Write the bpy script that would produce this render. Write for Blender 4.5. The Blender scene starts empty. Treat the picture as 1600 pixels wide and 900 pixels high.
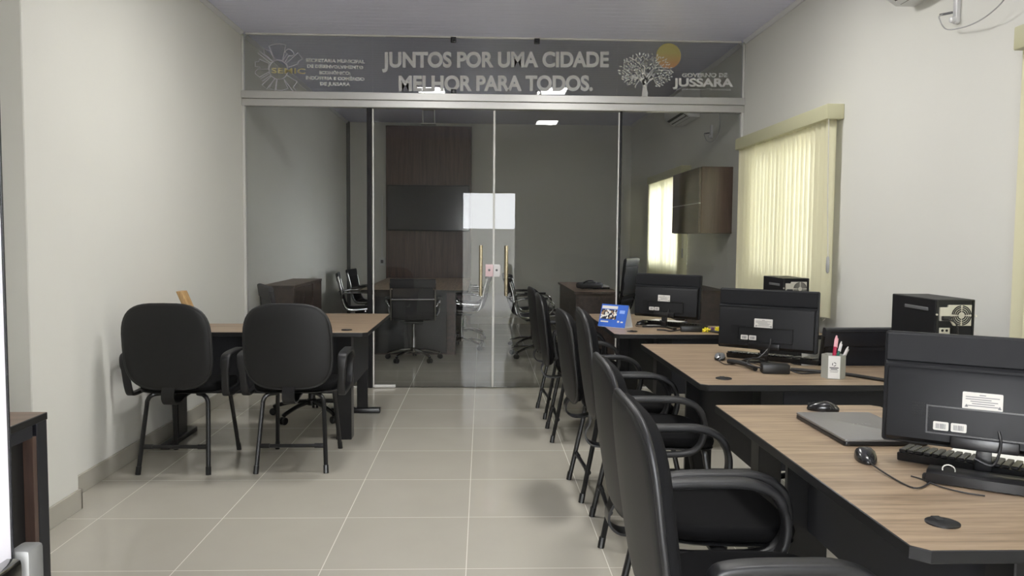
import bpy, bmesh, math, random
from mathutils import Vector, Matrix

random.seed(7)
SC = bpy.context.scene
COL = SC.collection
PI = math.pi

# ------------------------------------------------------------------ camera
FPX = 1250.0
d = Vector((-46, 79, -FPX)).normalized()
u = Vector((math.sin(.006), math.cos(.006), 0)); u = (u - d * u.dot(d)).normalized()
x = d.cross(u)
CAM_Z = 1.33
cam = bpy.data.cameras.new('camera')
cam.sensor_width = 36; cam.lens = FPX / 1600 * 36
cam.clip_start = .02; cam.clip_end = 200
camo = bpy.data.objects.new('camera', cam); COL.objects.link(camo)
camo.matrix_world = Matrix.Translation((0, 0, CAM_Z)) @ Matrix((x, d, u)).to_4x4()
SC.camera = camo

# ------------------------------------------------------------------ light and exposure
SC.view_settings.view_transform = 'Standard'
SC.view_settings.look = 'None'
SC.view_settings.gamma = 1
SC.view_settings.use_curve_mapping = False
SC.view_settings.exposure = 0.0
SKY_STRENGTH = 22.0
LAMP_STRENGTH = 80.0
w = bpy.data.worlds.new('sky'); SC.world = w; w.use_nodes = True
wb = w.node_tree.nodes['Background']
wb.inputs[0].default_value = (.95, .97, 1.0, 1); wb.inputs[1].default_value = SKY_STRENGTH
SC.cycles.max_bounces = 10
SC.cycles.transparent_max_bounces = 24
SC.cycles.sample_clamp_indirect = 6
SC.cycles.use_denoising = True

# room measures
XL, XR, YG, YB, ZC = -2.06, 2.275, 7.02, 12.3, 3.055

# ------------------------------------------------------------------ materials
def newmat(name):
    m = bpy.data.materials.new(name); m.use_nodes = True
    nt = m.node_tree
    return m, nt, nt.nodes['Principled BSDF'], nt.nodes['Material Output']

def plain(name, col, rough=.5, metal=0, spec=.5, noise=0, nscale=40, bump=0, bscale=200):
    m, nt, p, out = newmat(name)
    p.inputs['Base Color'].default_value = (*col, 1)
    p.inputs['Roughness'].default_value = rough
    p.inputs['Metallic'].default_value = metal
    p.inputs['Specular IOR Level'].default_value = spec
    N, L = nt.nodes, nt.links
    tc = N.new('ShaderNodeTexCoord')
    n = N.new('ShaderNodeTexNoise'); n.inputs['Scale'].default_value = nscale
    L.new(tc.outputs['Object'], n.inputs['Vector'])
    mx = N.new('ShaderNodeMix'); mx.data_type = 'RGBA'
    k = noise
    mx.inputs[6].default_value = (*[c * (1 - k) for c in col], 1)
    mx.inputs[7].default_value = (*[min(1, c * (1 + k)) for c in col], 1)
    L.new(n.outputs['Fac'], mx.inputs[0]); L.new(mx.outputs[2], p.inputs['Base Color'])
    if bump:
        b = N.new('ShaderNodeBump'); b.inputs['Strength'].default_value = bump; b.inputs['Distance'].default_value = .002
        n2 = N.new('ShaderNodeTexNoise'); n2.inputs['Scale'].default_value = bscale
        L.new(tc.outputs['Object'], n2.inputs['Vector'])
        L.new(n2.outputs['Fac'], b.inputs['Height']); L.new(b.outputs[0], p.inputs['Normal'])
    return m

def wood(name, c1, c2, axis, rough=.45, scale=3.0, stretch=16):
    m, nt, p, out = newmat(name); N, L = nt.nodes, nt.links
    tc = N.new('ShaderNodeTexCoord'); mp = N.new('ShaderNodeMapping')
    s = [stretch] * 3; s[axis] = 1.0
    mp.inputs['Scale'].default_value = s
    L.new(tc.outputs['Object'], mp.inputs['Vector'])
    n = N.new('ShaderNodeTexNoise'); n.inputs['Scale'].default_value = scale; n.inputs['Detail'].default_value = 6
    n.inputs['Distortion'].default_value = .6
    L.new(mp.outputs[0], n.inputs['Vector'])
    n2 = N.new('ShaderNodeTexNoise'); n2.inputs['Scale'].default_value = scale * 5; n2.inputs['Detail'].default_value = 3
    L.new(mp.outputs[0], n2.inputs['Vector'])
    r = N.new('ShaderNodeValToRGB')
    r.color_ramp.elements[0].position = .32; r.color_ramp.elements[0].color = (*c2, 1)
    r.color_ramp.elements[1].position = .68; r.color_ramp.elements[1].color = (*c1, 1)
    ad = N.new('ShaderNodeMath'); ad.operation = 'MULTIPLY_ADD'; ad.inputs[1].default_value = .3
    sb = N.new('ShaderNodeMath'); sb.operation = 'SUBTRACT'; sb.inputs[1].default_value = .15
    L.new(n2.outputs['Fac'], ad.inputs[0]); L.new(n.outputs['Fac'], ad.inputs[2])
    L.new(ad.outputs[0], sb.inputs[0]); L.new(sb.outputs[0], r.inputs[0])
    L.new(r.outputs[0], p.inputs['Base Color'])
    p.inputs['Roughness'].default_value = rough
    return m

def tile_mat():
    m, nt, p, out = newmat('porcelain_tile'); N, L = nt.nodes, nt.links
    tc = N.new('ShaderNodeTexCoord'); sp = N.new('ShaderNodeSeparateXYZ')
    L.new(tc.outputs['Object'], sp.inputs[0])
    def math_(op, a, b=None):
        k = N.new('ShaderNodeMath'); k.operation = op
        for i, v in enumerate((a, b)):
            if v is None: continue
            if isinstance(v, (int, float)): k.inputs[i].default_value = v
            else: L.new(v, k.inputs[i])
        return k.outputs[0]
    def line(o, off, T):
        a = math_('SUBTRACT', o, off); a = math_('DIVIDE', a, T)
        fl = math_('FLOOR', a)
        f = math_('FRACT', a); g = math_('SUBTRACT', 1.0, f)
        return math_('LESS_THAN', math_('MINIMUM', f, g), .0032), fl
    lx, fx = line(sp.outputs[0], -.058, .578); ly, fy = line(sp.outputs[1], 3.739, .595)
    g = math_('MAXIMUM', lx, ly)
    cb = N.new('ShaderNodeCombineXYZ'); L.new(fx, cb.inputs[0]); L.new(fy, cb.inputs[1])
    wn = N.new('ShaderNodeTexWhiteNoise'); wn.noise_dimensions = '2D'; L.new(cb.outputs[0], wn.inputs['Vector'])
    n = N.new('ShaderNodeTexNoise'); n.inputs['Scale'].default_value = 3; n.inputs['Detail'].default_value = 8
    L.new(tc.outputs['Object'], n.inputs['Vector'])
    v = math_('ADD', math_('MULTIPLY', wn.outputs['Value'], .12), math_('MULTIPLY', n.outputs['Fac'], .35))
    mx = N.new('ShaderNodeMix'); mx.data_type = 'RGBA'
    mx.inputs[6].default_value = (.43, .405, .345, 1); mx.inputs[7].default_value = (.60, .57, .495, 1)
    L.new(v, mx.inputs[0])
    m2 = N.new('ShaderNodeMix'); m2.data_type = 'RGBA'
    L.new(g, m2.inputs[0]); L.new(mx.outputs[2], m2.inputs[6]); m2.inputs[7].default_value = (.66, .64, .57, 1)
    L.new(m2.outputs[2], p.inputs['Base Color'])
    rr = math_('ADD', math_('MULTIPLY', g, .4), math_('ADD', .065, math_('MULTIPLY', n.outputs['Fac'], .08)))
    L.new(rr, p.inputs['Roughness'])
    p.inputs['Specular IOR Level'].default_value = .55
    return m

def ceiling_mat():
    m, nt, p, out = newmat('ceiling_slats'); N, L = nt.nodes, nt.links
    tc = N.new('ShaderNodeTexCoord'); wv = N.new('ShaderNodeTexWave')
    wv.wave_type = 'BANDS'; wv.bands_direction = 'Y'; wv.wave_profile = 'SAW'
    wv.inputs['Scale'].default_value = 3.14; wv.inputs['Distortion'].default_value = 0
    L.new(tc.outputs['Object'], wv.inputs['Vector'])
    r = N.new('ShaderNodeValToRGB'); r.color_ramp.elements[0].position = .0; r.color_ramp.elements[0].color = (.0, 0, 0, 1)
    r.color_ramp.elements[1].position = .12; r.color_ramp.elements[1].color = (1, 1, 1, 1)
    L.new(wv.outputs['Fac'], r.inputs[0])
    mx = N.new('ShaderNodeMix'); mx.data_type = 'RGBA'
    mx.inputs[6].default_value = (.63, .635, .77, 1); mx.inputs[7].default_value = (.75, .755, .92, 1)
    L.new(r.outputs[0], mx.inputs[0]); L.new(mx.outputs[2], p.inputs['Base Color'])
    b = N.new('ShaderNodeBump'); b.inputs['Strength'].default_value = .5; b.inputs['Distance'].default_value = .004
    L.new(r.outputs[0], b.inputs['Height']); L.new(b.outputs[0], p.inputs['Normal'])
    p.inputs['Roughness'].default_value = .32
    return m

def glass_mat(name, tint, ior=1.5, gl=(1, 1, 1)):
    m, nt, p, out = newmat(name); N, L = nt.nodes, nt.links
    N.remove(p)
    t = N.new('ShaderNodeBsdfTransparent'); t.inputs[0].default_value = (*tint, 1)
    g = N.new('ShaderNodeBsdfGlossy'); g.inputs['Roughness'].default_value = .0; g.inputs[0].default_value = (*gl, 1)
    f = N.new('ShaderNodeFresnel'); f.inputs[0].default_value = ior
    mx = N.new('ShaderNodeMixShader')
    L.new(f.outputs[0], mx.inputs[0]); L.new(t.outputs[0], mx.inputs[1]); L.new(g.outputs[0], mx.inputs[2])
    L.new(mx.outputs[0], out.inputs[0])
    return m

def translucent(name, col, tcol, fac):
    m, nt, p, out = newmat(name); N, L = nt.nodes, nt.links
    N.remove(p)
    a = N.new('ShaderNodeBsdfDiffuse'); a.inputs[0].default_value = (*col, 1)
    b = N.new('ShaderNodeBsdfTranslucent'); b.inputs[0].default_value = (*tcol, 1)
    tc = N.new('ShaderNodeTexCoord'); n = N.new('ShaderNodeTexNoise'); n.inputs['Scale'].default_value = 300
    L.new(tc.outputs['Object'], n.inputs['Vector'])
    ml = N.new('ShaderNodeMath'); ml.operation = 'MULTIPLY_ADD'; ml.inputs[1].default_value = .1; ml.inputs[2].default_value = fac - .05
    L.new(n.outputs['Fac'], ml.inputs[0])
    mx = N.new('ShaderNodeMixShader'); L.new(ml.outputs[0], mx.inputs[0])
    L.new(a.outputs[0], mx.inputs[1]); L.new(b.outputs[0], mx.inputs[2]); L.new(mx.outputs[0], out.inputs[0])
    return m

def perforated():
    m, nt, p, out = newmat('perforated_film'); N, L = nt.nodes, nt.links
    tc = N.new('ShaderNodeTexCoord'); v = N.new('ShaderNodeTexVoronoi')
    v.inputs['Scale'].default_value = 260; v.inputs['Randomness'].default_value = .1
    L.new(tc.outputs['Object'], v.inputs['Vector'])
    r = N.new('ShaderNodeValToRGB')
    r.color_ramp.elements[0].position = .25; r.color_ramp.elements[0].color = (.70, .66, .74, 1)
    r.color_ramp.elements[1].position = .45; r.color_ramp.elements[1].color = (.92, .90, .94, 1)
    L.new(v.outputs['Distance'], r.inputs[0]); L.new(r.outputs[0], p.inputs['Base Color'])
    tb = N.new('ShaderNodeBsdfTranslucent'); tb.inputs[0].default_value = (.9, .88, .95, 1)
    mx = N.new('ShaderNodeMixShader'); mx.inputs[0].default_value = .5
    L.new(p.outputs[0], mx.inputs[1]); L.new(tb.outputs[0], mx.inputs[2]); L.new(mx.outputs[0], out.inputs[0])
    p.inputs['Roughness'].default_value = .6
    return m

def emit(name, col, s):
    m, nt, p, out = newmat(name)
    p.inputs['Base Color'].default_value = (*col, 1)
    p.inputs['Emission Color'].default_value = (*col, 1)
    p.inputs['Emission Strength'].default_value = s
    return m

def sun_print():
    m, nt, p, out = newmat('sun_print'); N, L = nt.nodes, nt.links
    tc = N.new('ShaderNodeTexCoord'); sp = N.new('ShaderNodeSeparateXYZ'); L.new(tc.outputs['Object'], sp.inputs[0])
    r = N.new('ShaderNodeMapRange'); r.inputs[1].default_value = 2.82; r.inputs[2].default_value = 2.95
    L.new(sp.outputs[2], r.inputs[0])
    mx = N.new('ShaderNodeMix'); mx.data_type = 'RGBA'
    mx.inputs[6].default_value = (.42, .20, .09, 1); mx.inputs[7].default_value = (.40, .35, .13, 1)
    L.new(r.outputs[0], mx.inputs[0]); L.new(mx.outputs[2], p.inputs['Base Color'])
    p.inputs['Roughness'].default_value = .5
    return m

def photo_print():
    m, nt, p, out = newmat('calendar_photo'); N, L = nt.nodes, nt.links
    tc = N.new('ShaderNodeTexCoord'); v = N.new('ShaderNodeTexVoronoi'); v.inputs['Scale'].default_value = 75
    L.new(tc.outputs['Object'], v.inputs['Vector'])
    sp = N.new('ShaderNodeSeparateColor'); L.new(v.outputs['Color'], sp.inputs[0])
    r = N.new('ShaderNodeValToRGB'); r.color_ramp.interpolation = 'CONSTANT'
    e = r.color_ramp.elements
    e[0].position = 0; e[0].color = (.012, .014, .03, 1)
    e[1].position = .55; e[1].color = (.75, .73, .66, 1)
    k = e.new(.85); k.color = (.30, .18, .10, 1)
    L.new(sp.outputs[0], r.inputs[0]); L.new(r.outputs[0], p.inputs['Base Color'])
    return m

M = dict(
    wall=plain('wall_paint', (.72, .715, .665), .7, noise=.02, nscale=2, bump=.08, bscale=90),
    ceiling=ceiling_mat(), tile=tile_mat(),
    skirting=plain('skirting_tile', (.42, .40, .345), .25, noise=.08, nscale=4),
    cornice=plain('cornice_plastic', (.72, .72, .74), .4),
    street=plain('street', (.42, .41, .40), .8, noise=.2, nscale=3),
    glass=glass_mat('tinted_glass', (.98, .985, .98), 1.31),
    clear=glass_mat('window_glass', (.95, .96, .96), 1.45),
    alu=plain('silver_aluminium', (.56, .555, .54), .38, .55, noise=.03),
    alu_w=plain('white_aluminium', (.74, .73, .70), .4, .1),
    latch=plain('dull_grey_metal', (.13, .13, .125), .5, .3),
    post=plain('dark_edge_profile', (.018, .018, .02), .18, .2),
    chrome=plain('chrome', (.40, .40, .40), .12, 1),
    brass=plain('brushed_brass_steel', (.50, .43, .30), .25, 1, noise=.1),
    gloss=plain('gloss_black_plastic', (.012, .012, .013), .22, noise=.1),
    black=plain('black_plastic', (.007, .0072, .008), .40, noise=.1),
    blackm=plain('black_powder_coat', (.006, .006, .007), .30, noise=.1),
    leather=plain('black_leatherette', (.0095, .0095, .010), .46, spec=.36, noise=.15, nscale=60, bump=.15, bscale=500),
    ribbed=plain('ribbed_leatherette', (.017, .018, .022), .36, noise=.1),
    fabric=plain('black_fabric', (.0045, .0045, .005), .9, spec=.15, noise=.3, nscale=400, bump=.3, bscale=900),
    rubber=plain('black_rubber', (.011, .011, .012), .45, noise=.1, bump=.05),
    mesh=plain('black_mesh_fabric', (.022, .022, .025), .7, noise=.2, nscale=300),
    navy=plain('dark_panel', (.009, .010, .015), .5, noise=.1),
    wood_x=wood('desk_wood', (.37, .275, .185), (.19, .135, .088), 0, .40, 2.6, 18),
    wood_top=wood('cabinet_top_wood', (.22, .15, .11), (.12, .08, .06), 0, .4, 2.0, 12),
    darkwood_z=wood('dark_wood_upright', (.115, .068, .050), (.062, .037, .030), 2, .4, 1.8, 14),
    darkwood_x=wood('dark_wood_level', (.075, .05, .042), (.04, .028, .025), 1, .4, 2.0, 12),
    oak=wood('pale_wood', (.52, .34, .16), (.36, .22, .09), 2, .5, 4, 10),
    monitor=plain('monitor_shell', (.0075, .008, .0095), .5, spec=.3, noise=.08, bump=.05, bscale=700),
    monitor_t=plain('monitor_upper_shell', (.008, .0085, .0105), .6, spec=.25, bump=.05, bscale=700),
    screen=plain('screen', (.006, .006, .008), .12),
    tvscreen=plain('tv_screen', (.010, .010, .014), .15),
    label=plain('white_sticker', (.66, .64, .60), .5),
    ink=plain('dark_ink', (.15, .15, .16), .6),
    steel=plain('galvanised_plate', (.62, .60, .52), .4, .3, noise=.06),
    hole=plain('black_opening', (.006, .006, .006), .7),
    laptop=plain('grey_lid', (.21, .205, .20), .38, .3, noise=.05),
    laptop_logo=plain('lid_lettering', (.34, .34, .34), .3, .4),
    silver=plain('silver_grey_plastic', (.22, .225, .23), .28, .5),
    paper=plain('white_paper', (.82, .82, .80), .7),
    blue=plain('blue_card', (.030, .115, .50), .4, noise=.2, nscale=12),
    blue_l=plain('light_blue_print', (.25, .38, .75), .5),
    photo=photo_print(),
    holder=plain('grey_card', (.40, .41, .37), .5, .2),
    pen_r=plain('crimson_pen', (.42, .015, .06), .3), pen_p=plain('pink_pen', (.80, .42, .48), .3),
    pen_g=plain('green_pen', (.012, .10, .07), .3), pen_w=plain('white_pen', (.75, .73, .74), .3),
    yellow=plain('yellow_plastic', (.78, .66, .03), .45), purple=plain('purple_plastic', (.09, .03, .12), .4),
    valance=plain('cream_valance', (.56, .545, .36), .45),
    slat=translucent('cream_slat', (.74, .71, .51), (.74, .72, .56), .16),
    cordw=plain('pale_cord', (.66, .65, .60), .5), tag=plain('grey_weight', (.42, .42, .42), .5),
    acw=plain('white_ac_plastic', (.74, .745, .74), .35), acd=plain('ac_outlet', (.03, .03, .03), .5),
    lamp=emit('led_diffuser', (1.0, .985, .95), LAMP_STRENGTH), lampf=plain('white_frame', (.8, .8, .8), .4),
    letters=plain('frosted_lettering', (.52, .52, .51), .6),
    letters_s=plain('pale_lettering', (.64, .64, .62), .6),
    gold=plain('gold_lettering', (.52, .45, .22), .5), outline=plain('lilac_outline', (.62, .60, .66), .6),
    sunp=sun_print(), pink=plain('pink_lock_film', (.80, .60, .63), .4), lockw=plain('white_lock_film', (.78, .76, .76), .4),
    film=perforated(), cable=plain('black_cable', (.012, .012, .013), .45), cableg=plain('grey_cable', (.40, .40, .40), .5),
    clearp=plain('milky_plastic', (.66, .66, .67), .25), bag=plain('dark_grey_bag', (.035, .035, .038), .6, noise=.4, nscale=30),
)

# ------------------------------------------------------------------ mesh helpers
def B(): return bmesh.new()

def add_box(bm, x0, x1, y0, y1, z0, z1, bev=0, seg=2, mi=0):
    t = bmesh.new()
    bmesh.ops.create_cube(t, size=1)
    for v in t.verts:
        v.co = Vector(((x0 + x1) / 2 + v.co.x * (x1 - x0), (y0 + y1) / 2 + v.co.y * (y1 - y0), (z0 + z1) / 2 + v.co.z * (z1 - z0)))
    if bev: bmesh.ops.bevel(t, geom=t.edges[:], offset=bev, segments=seg, affect='EDGES', profile=.5)
    merge(bm, t, mi)

def merge(bm, t, mi=0, mat=None):
    if mat is not None: bmesh.ops.transform(t, matrix=mat, verts=t.verts)
    mp = {}
    for v in t.verts: mp[v] = bm.verts.new(v.co)
    for f in t.faces:
        try:
            k = bm.faces.new([mp[v] for v in f.verts]); k.material_index = mi if mi else f.material_index
        except ValueError: pass
    t.free()

def add_prism(bm, pts, a0, a1, axis='z', bev=0, seg=2, mi=0, bottom_bev=True):
    """extrude a 2D outline; axis z: (x,y); axis y: (x,z); axis x: (y,z)"""
    t = bmesh.new()
    def P(p, a):
        if axis == 'z': return (p[0], p[1], a)
        if axis == 'y': return (p[0], a, p[1])
        return (a, p[0], p[1])
    lo = [t.verts.new(P(p, a0)) for p in pts]; hi = [t.verts.new(P(p, a1)) for p in pts]
    n = len(pts)
    fl = t.faces.new(lo[::-1]); fh = t.faces.new(hi)
    for i in range(n): t.faces.new((lo[i], lo[(i + 1) % n], hi[(i + 1) % n], hi[i]))
    bmesh.ops.recalc_face_normals(t, faces=t.faces)
    if bev:
        es = list(set(fl.edges) | set(fh.edges))
        bmesh.ops.bevel(t, geom=es, offset=bev, segments=seg, affect='EDGES', profile=.5)
    merge(bm, t, mi)

def rrect(x0, x1, y0, y1, r, n=6):
    pts = []
    for cx, cy, a in ((x1 - r, y1 - r, 0), (x0 + r, y1 - r, 90), (x0 + r, y0 + r, 180), (x1 - r, y0 + r, 270)):
        for i in range(n + 1):
            t = math.radians(a + 90 * i / n); pts.append((cx + r * math.cos(t), cy + r * math.sin(t)))
    return pts

def circ(r, n=10, rx=None): return [(math.cos(2 * PI * i / n) * (rx or r), math.sin(2 * PI * i / n) * r) for i in range(n)]

def add_sweep(bm, pts, prof, closed=False, up=None, mi=0, scale=None):
    pts = [Vector(p) for p in pts]; n = len(pts)
    t = bmesh.new(); rings = []; prev = None
    for i, p in enumerate(pts):
        if closed: tg = (pts[(i + 1) % n] - pts[i - 1])
        else: tg = pts[min(i + 1, n - 1)] - pts[max(i - 1, 0)]
        if tg.length < 1e-9: tg = Vector((0, 0, 1))
        tg.normalize()
        if up is not None:
            a = Vector(up); a = (a - tg * a.dot(tg))
            if a.length < 1e-4: a = tg.orthogonal()
        elif prev is None:
            a = tg.orthogonal()
        else:
            a = prev - tg * prev.dot(tg)
            if a.length < 1e-6: a = tg.orthogonal()
        a.normalize(); prev = a; b = tg.cross(a)
        s = scale[i] if scale else 1
        rings.append([t.verts.new(p + a * q[0] * s + b * q[1] * s) for q in prof])
    m = len(prof)
    for i in range(n if closed else n - 1):
        r0, r1 = rings[i], rings[(i + 1) % n]
        for j in range(m):
            try: t.faces.new((r0[j], r0[(j + 1) % m], r1[(j + 1) % m], r1[j]))
            except ValueError: pass
    if not closed:
        t.faces.new(rings[0][::-1]); t.faces.new(rings[-1])
    bmesh.ops.recalc_face_normals(t, faces=t.faces)
    merge(bm, t, mi)

def smooth_path(pts, k=6, closed=False):
    P = [Vector(p) for p in pts]; n = len(P); out = []
    R = range(n if closed else n - 1)
    for i in R:
        if closed: a, b, c, e = P[i - 1], P[i], P[(i + 1) % n], P[(i + 2) % n]
        else: a, b, c, e = P[max(i - 1, 0)], P[i], P[i + 1], P[min(i + 2, n - 1)]
        for j in range(k):
            t = j / k
            out.append(.5 * ((2 * b) + (c - a) * t + (2 * a - 5 * b + 4 * c - e) * t * t + (3 * b - a - 3 * c + e) * t ** 3))
    if not closed: out.append(P[-1])
    return out

def add_tube(bm, pts, r, n=8, closed=False, mi=0, smooth=0, scale=None):
    if smooth: pts = smooth_path(pts, smooth, closed)
    add_sweep(bm, pts, circ(r, n), closed, None, mi, scale)

def add_lathe(bm, prof, n=20, mat=None, mi=0):
    t = bmesh.new(); rings = []
    for r, z in prof:
        rings.append([t.verts.new((max(r, 1e-5) * math.cos(2 * PI * i / n), max(r, 1e-5) * math.sin(2 * PI * i / n), z)) for i in range(n)])
    for a, b in zip(rings, rings[1:]):
        for j in range(n): t.faces.new((a[j], a[(j + 1) % n], b[(j + 1) % n], b[j]))
    t.faces.new(rings[0][::-1]); t.faces.new(rings[-1])
    bmesh.ops.recalc_face_normals(t, faces=t.faces)
    merge(bm, t, mi, mat)

def add_pad(bm, w, h, th, r, fn, nx=14, ny=14, round_=.5, mi=0, p=4.0):
    """soft cushion: superellipse outline in (u,v), thickness th bulging; fn(u,v,t)->xyz, t in [-1,1]"""
    t = bmesh.new(); N = 40; rings = []
    lv = [(1.0, 0, ), (.985, .55), (.95, .85), (.86, 1.0), (.6, 1.05), (.3, 1.08), (.02, 1.09)]
    seq = [(s, -q) for s, q in reversed(lv)][:-1] + [(1.0, 0)] + [(s, q) for s, q in lv][1:]
    for s, q in seq:
        ring = []
        for i in range(N):
            a = 2 * PI * i / N; c, sn = math.cos(a), math.sin(a)
            uu = math.copysign(abs(c) ** (2 / p), c) * w / 2 * s; vv = math.copysign(abs(sn) ** (2 / p), sn) * h / 2 * s
            ring.append(t.verts.new(fn(uu, vv, q * th / 2)))
        rings.append(ring)
    for a, b in zip(rings, rings[1:]):
        for j in range(N): t.faces.new((a[j], a[(j + 1) % N], b[(j + 1) % N], b[j]))
    t.faces.new(rings[0][::-1]); t.faces.new(rings[-1])
    bmesh.ops.recalc_face_normals(t, faces=t.faces)
    merge(bm, t, mi)

def obj(name, bm, mats, parent=None, angle=35):
    if not isinstance(mats, (list, tuple)): mats = [mats]
    ang = math.radians(angle)
    bm.normal_update()
    for f in bm.faces: f.smooth = True
    for e in bm.edges:
        if len(e.link_faces) == 2: e.smooth = e.calc_face_angle(0) < ang
        else: e.smooth = True
    me = bpy.data.meshes.new(name); bm.to_mesh(me); bm.free()
    for m in mats: me.materials.append(m)
    o = bpy.data.objects.new(name, me); COL.objects.link(o)
    if parent: o.parent = parent
    return o

def thing(name, label, cat, loc=(0, 0, 0), rz=0, group=None):
    o = bpy.data.objects.new(name, None); COL.objects.link(o)
    o.empty_display_size = .05
    o.location = loc; o.rotation_euler = (0, 0, math.radians(rz))
    return tag(o, label, cat, group)

def tag(o, label, cat, group=None):
    o['label'] = label; o['category'] = cat
    if group: o['group'] = group
    return o

def struct(name, bm, mats, parent=None, label=None, cat=None, angle=35):
    o = obj(name, bm, mats, parent, angle)
    if parent is None: o['kind'] = 'structure'
    if label: o['label'] = label
    if cat: o['category'] = cat
    return o

def kids(o): return [c for c in COL.objects if c.parent == o]

def dup(root, loc, rz, label, group=None):
    r = root.copy(); COL.objects.link(r); r.location = loc; r.rotation_euler = (0, 0, math.radians(rz))
    r['label'] = label
    if group: r['group'] = group
    for ch in kids(root):
        c = ch.copy(); COL.objects.link(c); c.parent = r
        for g in kids(ch):
            e = g.copy(); COL.objects.link(e); e.parent = c
    return r

def text_bm(s, bold=.0, space=1.0):
    cu = bpy.data.curves.new('txt', 'FONT'); cu.body = s; cu.size = 1; cu.offset = bold; cu.extrude = 0; cu.space_character = space
    o = bpy.data.objects.new('txt', cu); COL.objects.link(o)
    dg = bpy.context.evaluated_depsgraph_get(); dg.update()
    me = bpy.data.meshes.new_from_object(o.evaluated_get(dg))
    bm = bmesh.new(); bm.from_mesh(me)
    bpy.data.objects.remove(o); bpy.data.curves.remove(cu); bpy.data.meshes.remove(me)
    return bm

CAPH = .729
def lettering(name, s, x0, x1, zl, zr, h, y, mat, parent, bold=.02, th=.0012, space=1.0):
    """text standing on a pane facing -Y, stretched between x0..x1, cap height h"""
    bm = text_bm(s, bold, space)
    xs = [v.co.x for v in bm.verts]; a, b = min(xs), max(xs)
    cap = text_bm('H', bold); hs = [v.co.y for v in cap.verts]; c0, c1 = min(hs), max(hs); cap.free()
    for v in bm.verts:
        t = (v.co.x - a) / (b - a)
        v.co = Vector((x0 + t * (x1 - x0), y, zl + t * (zr - zl) + (v.co.y - c0) / (c1 - c0) * h))
    ret = bmesh.ops.extrude_face_region(bm, geom=bm.faces[:])
    for v in ret['geom']:
        if isinstance(v, bmesh.types.BMVert): v.co.y += th
    bmesh.ops.recalc_face_normals(bm, faces=bm.faces)
    return obj(name, bm, mat, parent)

# ------------------------------------------------------------------ structure
YF = -.25         # inner face of the front wall
bm = B(); add_box(bm, XL - .15, XR + .15, YF - .15, YB + .15, -.1, 0); struct('floor', bm, M['tile'])
bm = B(); add_box(bm, XL - .15, XR + .15, YF - .15, YB + .15, ZC, ZC + .1); struct('ceiling', bm, M['ceiling'])
bm = B(); add_box(bm, -30, 30, -30, YF - .15, -.25, -.05); add_box(bm, XR + .15, 30, YF - .15, 30, -.25, -.05); struct('floor_outside', bm, M['street'])
bm = B(); add_box(bm, -12, 12, -6.3, -6.1, -.06, 1.55); struct('wall_outside', bm, M['wall'])

def wall_grid(name, axis, c0, c1, a0, a1, holes):
    """wall of thickness c0..c1 along 'axis', a0..a1, with rectangular holes (a,b,z0,z1)"""
    bm = B()
    cuts = sorted({a0, a1, *[h[0] for h in holes], *[h[1] for h in holes]})
    def bx(p, q, z0, z1):
        if axis == 'y': add_box(bm, c0, c1, p, q, z0, z1)
        else: add_box(bm, p, q, c0, c1, z0, z1)
    for p, q in zip(cuts, cuts[1:]):
        hs = [h for h in holes if h[0] <= p and h[1] >= q]
        if not hs: bx(p, q, 0, ZC); continue
        h = hs[0]
        if h[2] > 0: bx(p, q, 0, h[2])
        bx(p, q, h[3], ZC)
    return struct(name, bm, M['wall'])
W1 = (5.28, 6.62, 1.05, 2.06); W2 = (1.75, 3.05, 1.05, 2.06); W3 = (8.82, 10.45, 1.0, 2.06)
wall_grid('wall_left', 'y', XL - .15, XL, YF - .15, YB + .15, [])
wall_grid('wall_right', 'y', XR, XR + .15, YF - .15, YB + .15, [W2, W1, W3])
wall_grid('wall_back', 'x', YB, YB + .15, XL, XR, [])
wall_grid('wall_front', 'x', YF - .15, YF, XL, XR, [(-.37, .58, 0, 2.12)])
bm = B(); add_box(bm, XL, -1.945, 3.5, 3.875, 0, ZC, .004, 1); struct('trim_1', bm, M['wall'])   # pilaster on the left wall
bm = B(); add_box(bm, XL, XL + .012, 3.875, YG - .045, 0, .1, .002, 1); add_box(bm, XL, XL + .012, .0, 3.5, 0, .1, .002, 1)
add_box(bm, -1.945, -1.933, 3.49, 3.887, 0, .1, .002, 1); add_box(bm, XL + .012, -1.933, 3.875, 3.887, 0, .1, .002, 1)
add_box(bm, XL, XL + .012, YG + .045, YB, 0, .1, .002, 1)
struct('baseboard_left', bm, M['skirting'])
bm = B(); add_box(bm, XR - .012, XR, YF, YG - .045, 0, .1, .002, 1); add_box(bm, XR - .012, XR, YG + .045, YB, 0, .1, .002, 1); struct('baseboard_right', bm, M['skirting'])
bm = B(); add_box(bm, XL + .012, XR - .012, YB - .012, YB, 0, .1, .002, 1); struct('baseboard_back', bm, M['skirting'])
for k, (a, b) in enumerate(((YF, 3.5), (3.875, YG - .05), (YG + .05, YB))):
    bm = B(); add_prism(bm, [(XL, ZC), (XL + .03, ZC), (XL + .03, ZC - .008), (XL + .008, ZC - .03), (XL, ZC - .03)], a, b, 'y'); struct('trim_%d' % (2 + k), bm, M['cornice'])
for k, (a, b) in enumerate(((YF, YG - .05), (YG + .05, YB))):
    bm = B(); add_prism(bm, [(XR, ZC), (XR - .03, ZC), (XR - .03, ZC - .008), (XR - .008, ZC - .03), (XR, ZC - .03)], a, b, 'y'); struct('trim_%d' % (5 + k), bm, M['cornice'])
bm = B(); add_box(bm, XL, XL + .05, YB - .06, YB - .012, .1, ZC, .004, 1); struct('trim_7', bm, M['latch'])   # dark corner conduit

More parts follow.
